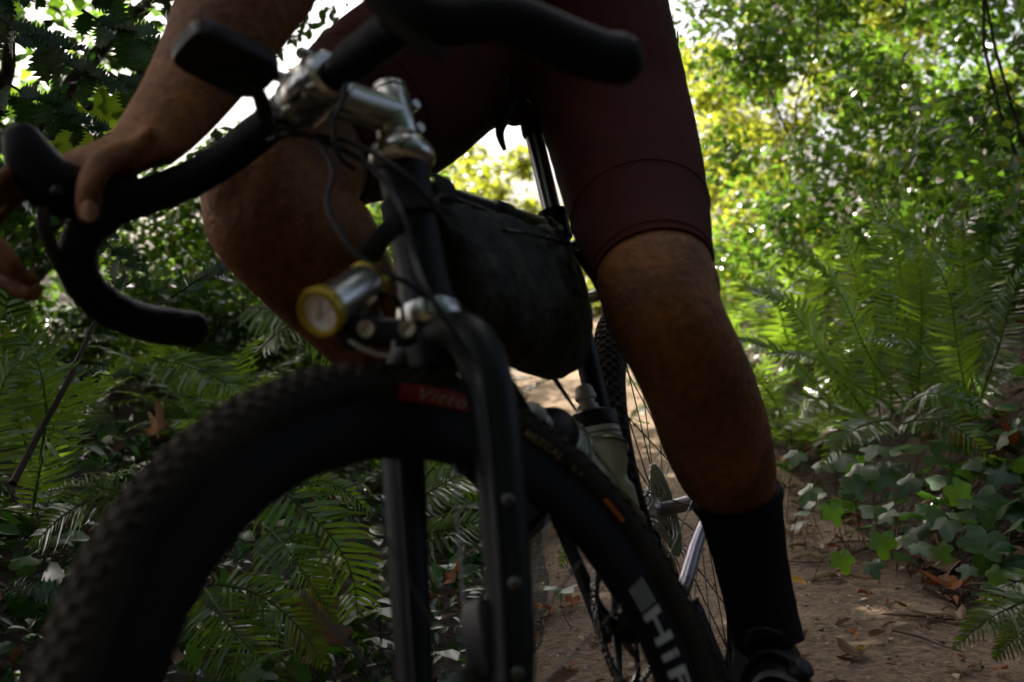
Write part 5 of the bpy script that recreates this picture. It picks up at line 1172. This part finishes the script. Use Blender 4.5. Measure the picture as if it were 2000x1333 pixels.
def sprig(name, label, cat, pts, me, n, size, group=None, seed=0, mat='dark_stem', r=.003):
    r_ = random.Random(seed); pts = spline(pts, 5); root = thing(name, label, cat, pts[0], group)
    mb = MB(); mb.tube(pts, list(np.linspace(r, r * .4, len(pts))), 6); mb.build('stem', mat, root)
    for k in range(n):
        i = int((k + .6) / n * (len(pts) - 1)); t = Vector(unit(pts[min(i + 1, len(pts) - 1)] - pts[max(i - 1, 0)])); sd_ = 1 if k % 2 else -1
        d = (t + sd_ * Vector((r_.uniform(.6, 1.1), r_.uniform(-.6, .3), r_.uniform(-.2, .6)))).normalized(); nrm = Vector((r_.uniform(-.5, .5), -.7 + r_.uniform(-.3, .3), r_.uniform(.3, .9)))
        nrm = (nrm - nrm.dot(d) * d).normalized(); xx = d.cross(nrm)
        o = link('leaf', me, root, Vector(pts[i] - pts[0])); o.rotation_euler = Matrix((xx, d, nrm)).transposed().to_euler(); s_ = size * r_.uniform(.75, 1.15); o.scale = (s_, s_, s_)
    return root
sprig('holly_sprig', 'holly sprig with spiny leaves beside the right bar end', 'holly', [at(300, 600, 2.35), at(345, 575, 2.25), at(385, 548, 2.2), at(425, 530, 2.2)], HL, 8, .058, 'holly sprigs', 1)
sprig('holly_sprig', 'holly sprig hanging behind the curve of the right drop', 'holly', [at(170, 440, 2.6), at(215, 480, 2.5), at(240, 520, 2.45), at(250, 560, 2.4)], HL, 8, .06, 'holly sprigs', 2)
sprig('holly_sprig', 'holly sprig low at the left picture edge beside the tyre', 'holly', [at(-20, 1130, 1.95), at(20, 1150, 1.9), at(60, 1160, 1.9), at(105, 1170, 1.9)], HL, 6, .062, 'holly sprigs', 3)
sprig('holly_sprig', 'holly seedling in the dark under the right bar end', 'holly', [at(60, 760, 2.5), at(110, 740, 2.45), at(170, 730, 2.4), at(230, 735, 2.35)], HL, 8, .055, 'holly sprigs', 4)
for k, (px, py) in enumerate([(40, 60), (120, 120), (210, 50), (60, 190), (160, 250), (260, 170), (30, 280), (300, 90)]):
    sprig('holly_sprig', 'leafy holly twig in the dark upper left corner', 'holly', [at(px - 50, py - 30, 2.1 + .07 * k), at(px, py, 2.1 + .07 * k), at(px + 45, py + 15, 2.1 + .07 * k), at(px + 80, py + 40, 2.1 + .07 * k)], HL, 8, .062, 'holly twigs overhead', 20 + k)
sprig('maple_sprig', 'large yellow-green maple leaf glowing behind the rider\'s forearm', 'maple', [at(150, 330, 2.55), at(170, 300, 2.52), at(190, 280, 2.5), at(215, 230, 2.5)], MP, 0, .17, None, 5, r=.0015)
_mr = [o for o in bpy.data.objects if o.name.startswith('maple_sprig')][0]
for (px, py, sz, rz) in ((195, 275, .095, .1), (150, 300, .075, -.7), (215, 225, .06, .5)):
    p = at(px, py, 2.5); n_ = Vector(unit(C0 - p + np.array([-.2, 0, .5]))); yv = Vector((rz, 0, 1.0)); yv = (yv - yv.dot(n_) * n_).normalized(); o = link('leaf', MP, _mr, Vector(p) - _mr.location); o.rotation_euler = Matrix((yv.cross(n_), yv, n_)).transposed().to_euler(); o.scale = (sz,) * 3
mb = MB(); mb.tube(spline([at(25, 945, 2.0), at(75, 850, 2.1), at(130, 750, 2.2), at(185, 630, 2.35)], 5), list(np.linspace(.0075, .005, 16)), 7); tag(mb.build('bare_stem', 'dark_stem'), 'bare dark stem slanting up on the left bank', 'stem')

# ------------------------------------------------------------------ low ground cover and litter
def scatter(n, xr, yr, test):
    out = []
    while len(out) < n:
        x, y = rng.uniform(*xr), rng.uniform(*yr)
        if test(x, y): out.append((x, y))
    return out
off = lambda x, y: abs(x - pathc(y)) > pathw(y) * (1.10 + .12 * noise.noise((x * 5, y * 5, 1)))
pts = scatter(8000, (-3.2, 3.2), (1.2, 9.5), off)
P = np.array([(x, y, H(x, y) + rng.uniform(.01, .10)) for x, y in pts]); Nr = rng.normal(size=P.shape) * .5 + [0, -.25, .9]
V, F = cloud(OVATE, P, Nr, rng.uniform(.025, .07, len(P))); gcov = link('ground_cover', fast_mesh('ground_cover', V, F, 'ivy_green')); tag(gcov, 'low green leaves covering both banks', None, kind='stuff')
pts = scatter(2200, (-1.7, .15), (1.4, 3.6), off)
P = np.array([(x, y, H(x, y) + rng.uniform(.01, .06)) for x, y in pts]); V, F = cloud(OVATE, P, rng.normal(size=P.shape) * .5 + [0, -.1, .9], rng.uniform(.02, .05, len(P)))
gcov2 = link('ground_cover', fast_mesh('ground_cover', V, F, 'holly_green')); tag(gcov2, 'dark low leaves carpeting the left bank beside the wheel', None, kind='stuff')
pts = scatter(3000, (-3.0, 3.0), (1.2, 6.5), lambda x, y: abs(x - pathc(y)) > pathw(y) * .95)
P = np.array([(x, y, H(x, y) + rng.uniform(.0, .03)) for x, y in pts]); V, F = cloud(DRYB, P, rng.normal(size=P.shape) * .4 + [0, 0, 1], rng.uniform(.03, .07, len(P)))
lit = link('leaf_litter', fast_mesh('leaf_litter', V, F, 'dry_brown')); tag(lit, 'brown leaf litter under the plants of both banks', None, kind='stuff')
pts = scatter(3500, (-.2, 1.2), (1.5, 6.0), lambda x, y: abs(x - pathc(y)) < pathw(y) * 1.05)
P = np.array([(x, y, H(x, y) + .012) for x, y in pts]); V, F = cloud(OVATE4, P, rng.normal(size=P.shape) * .3 + [0, 0, 1], rng.uniform(.004, .012, len(P)) * (1 + 1.6 * (rng.random(len(P)) > .92)))
deb = link('path_debris', fast_mesh('path_debris', V, F, 'dry_pale')); tag(deb, 'tiny bits of leaf and bark strewn on the path', None, kind='stuff')
DL = {m_: [tmpl('dry_leaf', T, m_) for T in (DRYA, DRYB, DRYC)] for m_ in ('dry_brown', 'dry_pale', 'dry_yellow', 'dry_rust')}
def dry(x, y, size, mat, k, label, group='fallen leaves on the path', rz=0, tilt=(.0, 0)):
    o = link('fallen_leaf', DL[mat][k], None, (x, y, H(x, y) + .016), (tilt[0], tilt[1], rz), size); return tag(o, label, 'leaf', group)
def gp(px, py):
    d = FW + RT * (px - 1000) / FPX - UP * (py - 666.5) / FPX; t = -CAM_H / d[2]; q = C0 + t * d; return q[0], q[1]
for px, py, s_, mat, k, lab, rz in [(1574, 1156, .045, 'dry_yellow', 1, 'single yellow leaf lying flat on the path', .6), (1600, 1100, .075, 'dry_pale', 2, 'pale curled leaf beside the bright ivy at the path edge', 1.1), (1635, 1136, .10, 'dry_pale', 2, 'long pale strip of bark on the path', 1.5), (1710, 1145, .06, 'dry_brown', 1, 'tan curled leaf right of the long bark strip', 1.2), (1850, 1215, .075, 'dry_pale', 1, 'pale leaf lying near the right picture edge', 1.4), (1685, 1300, .055, 'dry_brown', 0, 'brown crumpled leaf at the bottom of the path', .4), (1880, 1150, .10, 'dry_rust', 0, 'rust-coloured crumpled leaf at the right path edge', 2.0), (1860, 1130, .10, 'dry_brown', 0, 'large brown dead leaf at the right path edge', .2), (1548, 1045, .07, 'dry_pale', 0, 'crumpled beige leaf right of the black sock', .3), (1690, 1230, .035, 'dry_pale', 1, 'small pale leaf in the middle of the path', .2), (1770, 1200, .04, 'dry_brown', 1, 'small brown leaf on the right of the path', 2.2), (1440, 1160, .05, 'dry_brown', 1, 'brown leaf on the path behind the spokes', .8), (1700, 1290, .03, 'dry_yellow', 1, 'small ochre leaf near the bottom of the path', 1.8)]:
    x, y = gp(px, py); dry(x, y, s_, mat, k, lab, rz=rz, tilt=(random.uniform(-.2, .2), random.uniform(-.2, .2)))
for k in range(200):
    y = rng.uniform(1.8, 5.5) if k % 3 else rng.uniform(1.8, 3.4); x = pathc(y) + (rng.uniform(-1.1, 1.15) if k % 2 else rng.uniform(.55, 1.2)) * pathw(y)
    dry(x, y, rng.uniform(.018, .055), random.choice(['dry_brown', 'dry_pale', 'dry_brown', 'dry_brown', 'dry_brown', 'dry_pale', 'dry_rust']), random.randrange(3), 'small dry leaf scattered among others on the dirt path', 'small dry leaves scattered on the path', rng.uniform(0, 6.28), (rng.uniform(-.4, .4), rng.uniform(-.4, .4)))
for k, (px, py, dd, s_, mat) in enumerate([(1895, 720, 3.3, .09, 'dry_brown'), (1900, 780, 3.2, .08, 'dry_brown'), (1890, 880, 3.0, .09, 'dry_brown'), (1975, 870, 2.95, .06, 'dry_rust'), (1660, 550, 4.0, .06, 'dry_pale'), (1925, 655, 3.4, .05, 'dry_pale'), (590, 1215, 2.05, .06, 'dry_rust'), (650, 1275, 1.95, .11, 'dry_brown'), (655, 950, 2.4, .06, 'dry_brown'), (870, 1140, 2.6, .06, 'dry_rust'), (300, 855, 2.5, .07, 'dry_brown'), (1740, 1190, 2.4, .09, 'dry_pale')][:11]):
    p = at(px, py, dd); o = link('dead_leaf', DL[mat][0], None, p, (random.uniform(.6, 1.4), random.uniform(-.6, .6), random.uniform(0, 6)), s_)
    tag(o, ['brown dead leaf caught in the ferns at the right edge', 'lower brown dead leaf caught in the right edge ferns', 'curled brown leaf hanging over the ivy on the right', 'reddish leaf at the right edge above the ivy', 'pale dead leaf caught on a fern right of the thigh', 'small pale leaf on a fern near the right edge', 'orange-brown leaf inside the front wheel opening', 'large grey-brown dead leaf low inside the front wheel', 'brown leaf above the bright fern by the fork', 'orange leaf between the fork legs', 'brown leaf in the dark undergrowth left of the tyre'][k], 'leaf', 'dead leaves caught in the plants')
for k in range(16):
    y = rng.uniform(2.0, 4.2); x = pathc(y) + rng.uniform(.2, 1.15) * pathw(y); L = rng.uniform(.08, .25); a = rng.uniform(0, 6.28)
    q = [np.array([x + L * t * math.cos(a) + rng.uniform(-.01, .01), y + L * t * math.sin(a) + rng.uniform(-.01, .01), 0]) for t in (-.5, -.15, .2, .5)]
    for p in q: p[2] = H(p[0], p[1]) + .014
    mb = MB(); mb.tube(spline(q, 3), [.0035 * (1 - .06 * i) for i in range(10)], 5); tag(mb.build('twig', 'twig_brown'), 'thin brown twig lying on the dirt path', 'twig', 'twigs on the path')

pts = scatter(900, (-.1, 1.1), (1.6, 5.0), lambda x, y: abs(x - pathc(y)) < pathw(y) * 1.05)
ico_v = np.array([(1, 0, 0), (-1, 0, 0), (0, 1, 0), (0, -1, 0), (0, 0, .7), (0, 0, -.7)], float); ico_f = np.array([(0, 2, 4), (2, 1, 4), (1, 3, 4), (3, 0, 4), (2, 0, 5), (1, 2, 5), (3, 1, 5), (0, 3, 5)])
P = np.array([(x, y, H(x, y) + .008) for x, y in pts]); V, F = cloud((ico_v, ico_f), P, rng.normal(size=P.shape) * .5 + [0, 0, 1], .002 + .006 * rng.random(len(P)) ** 3)
V = V + rng.normal(size=V.shape) * .0009
peb = link('pebbles', fast_mesh('pebbles', V, F, 'pebble_grey', True)); tag(peb, 'grit and small stones pressed into the path', None, kind='stuff')
for o in bpy.data.objects:
    if '_o' in o: del o['_o']
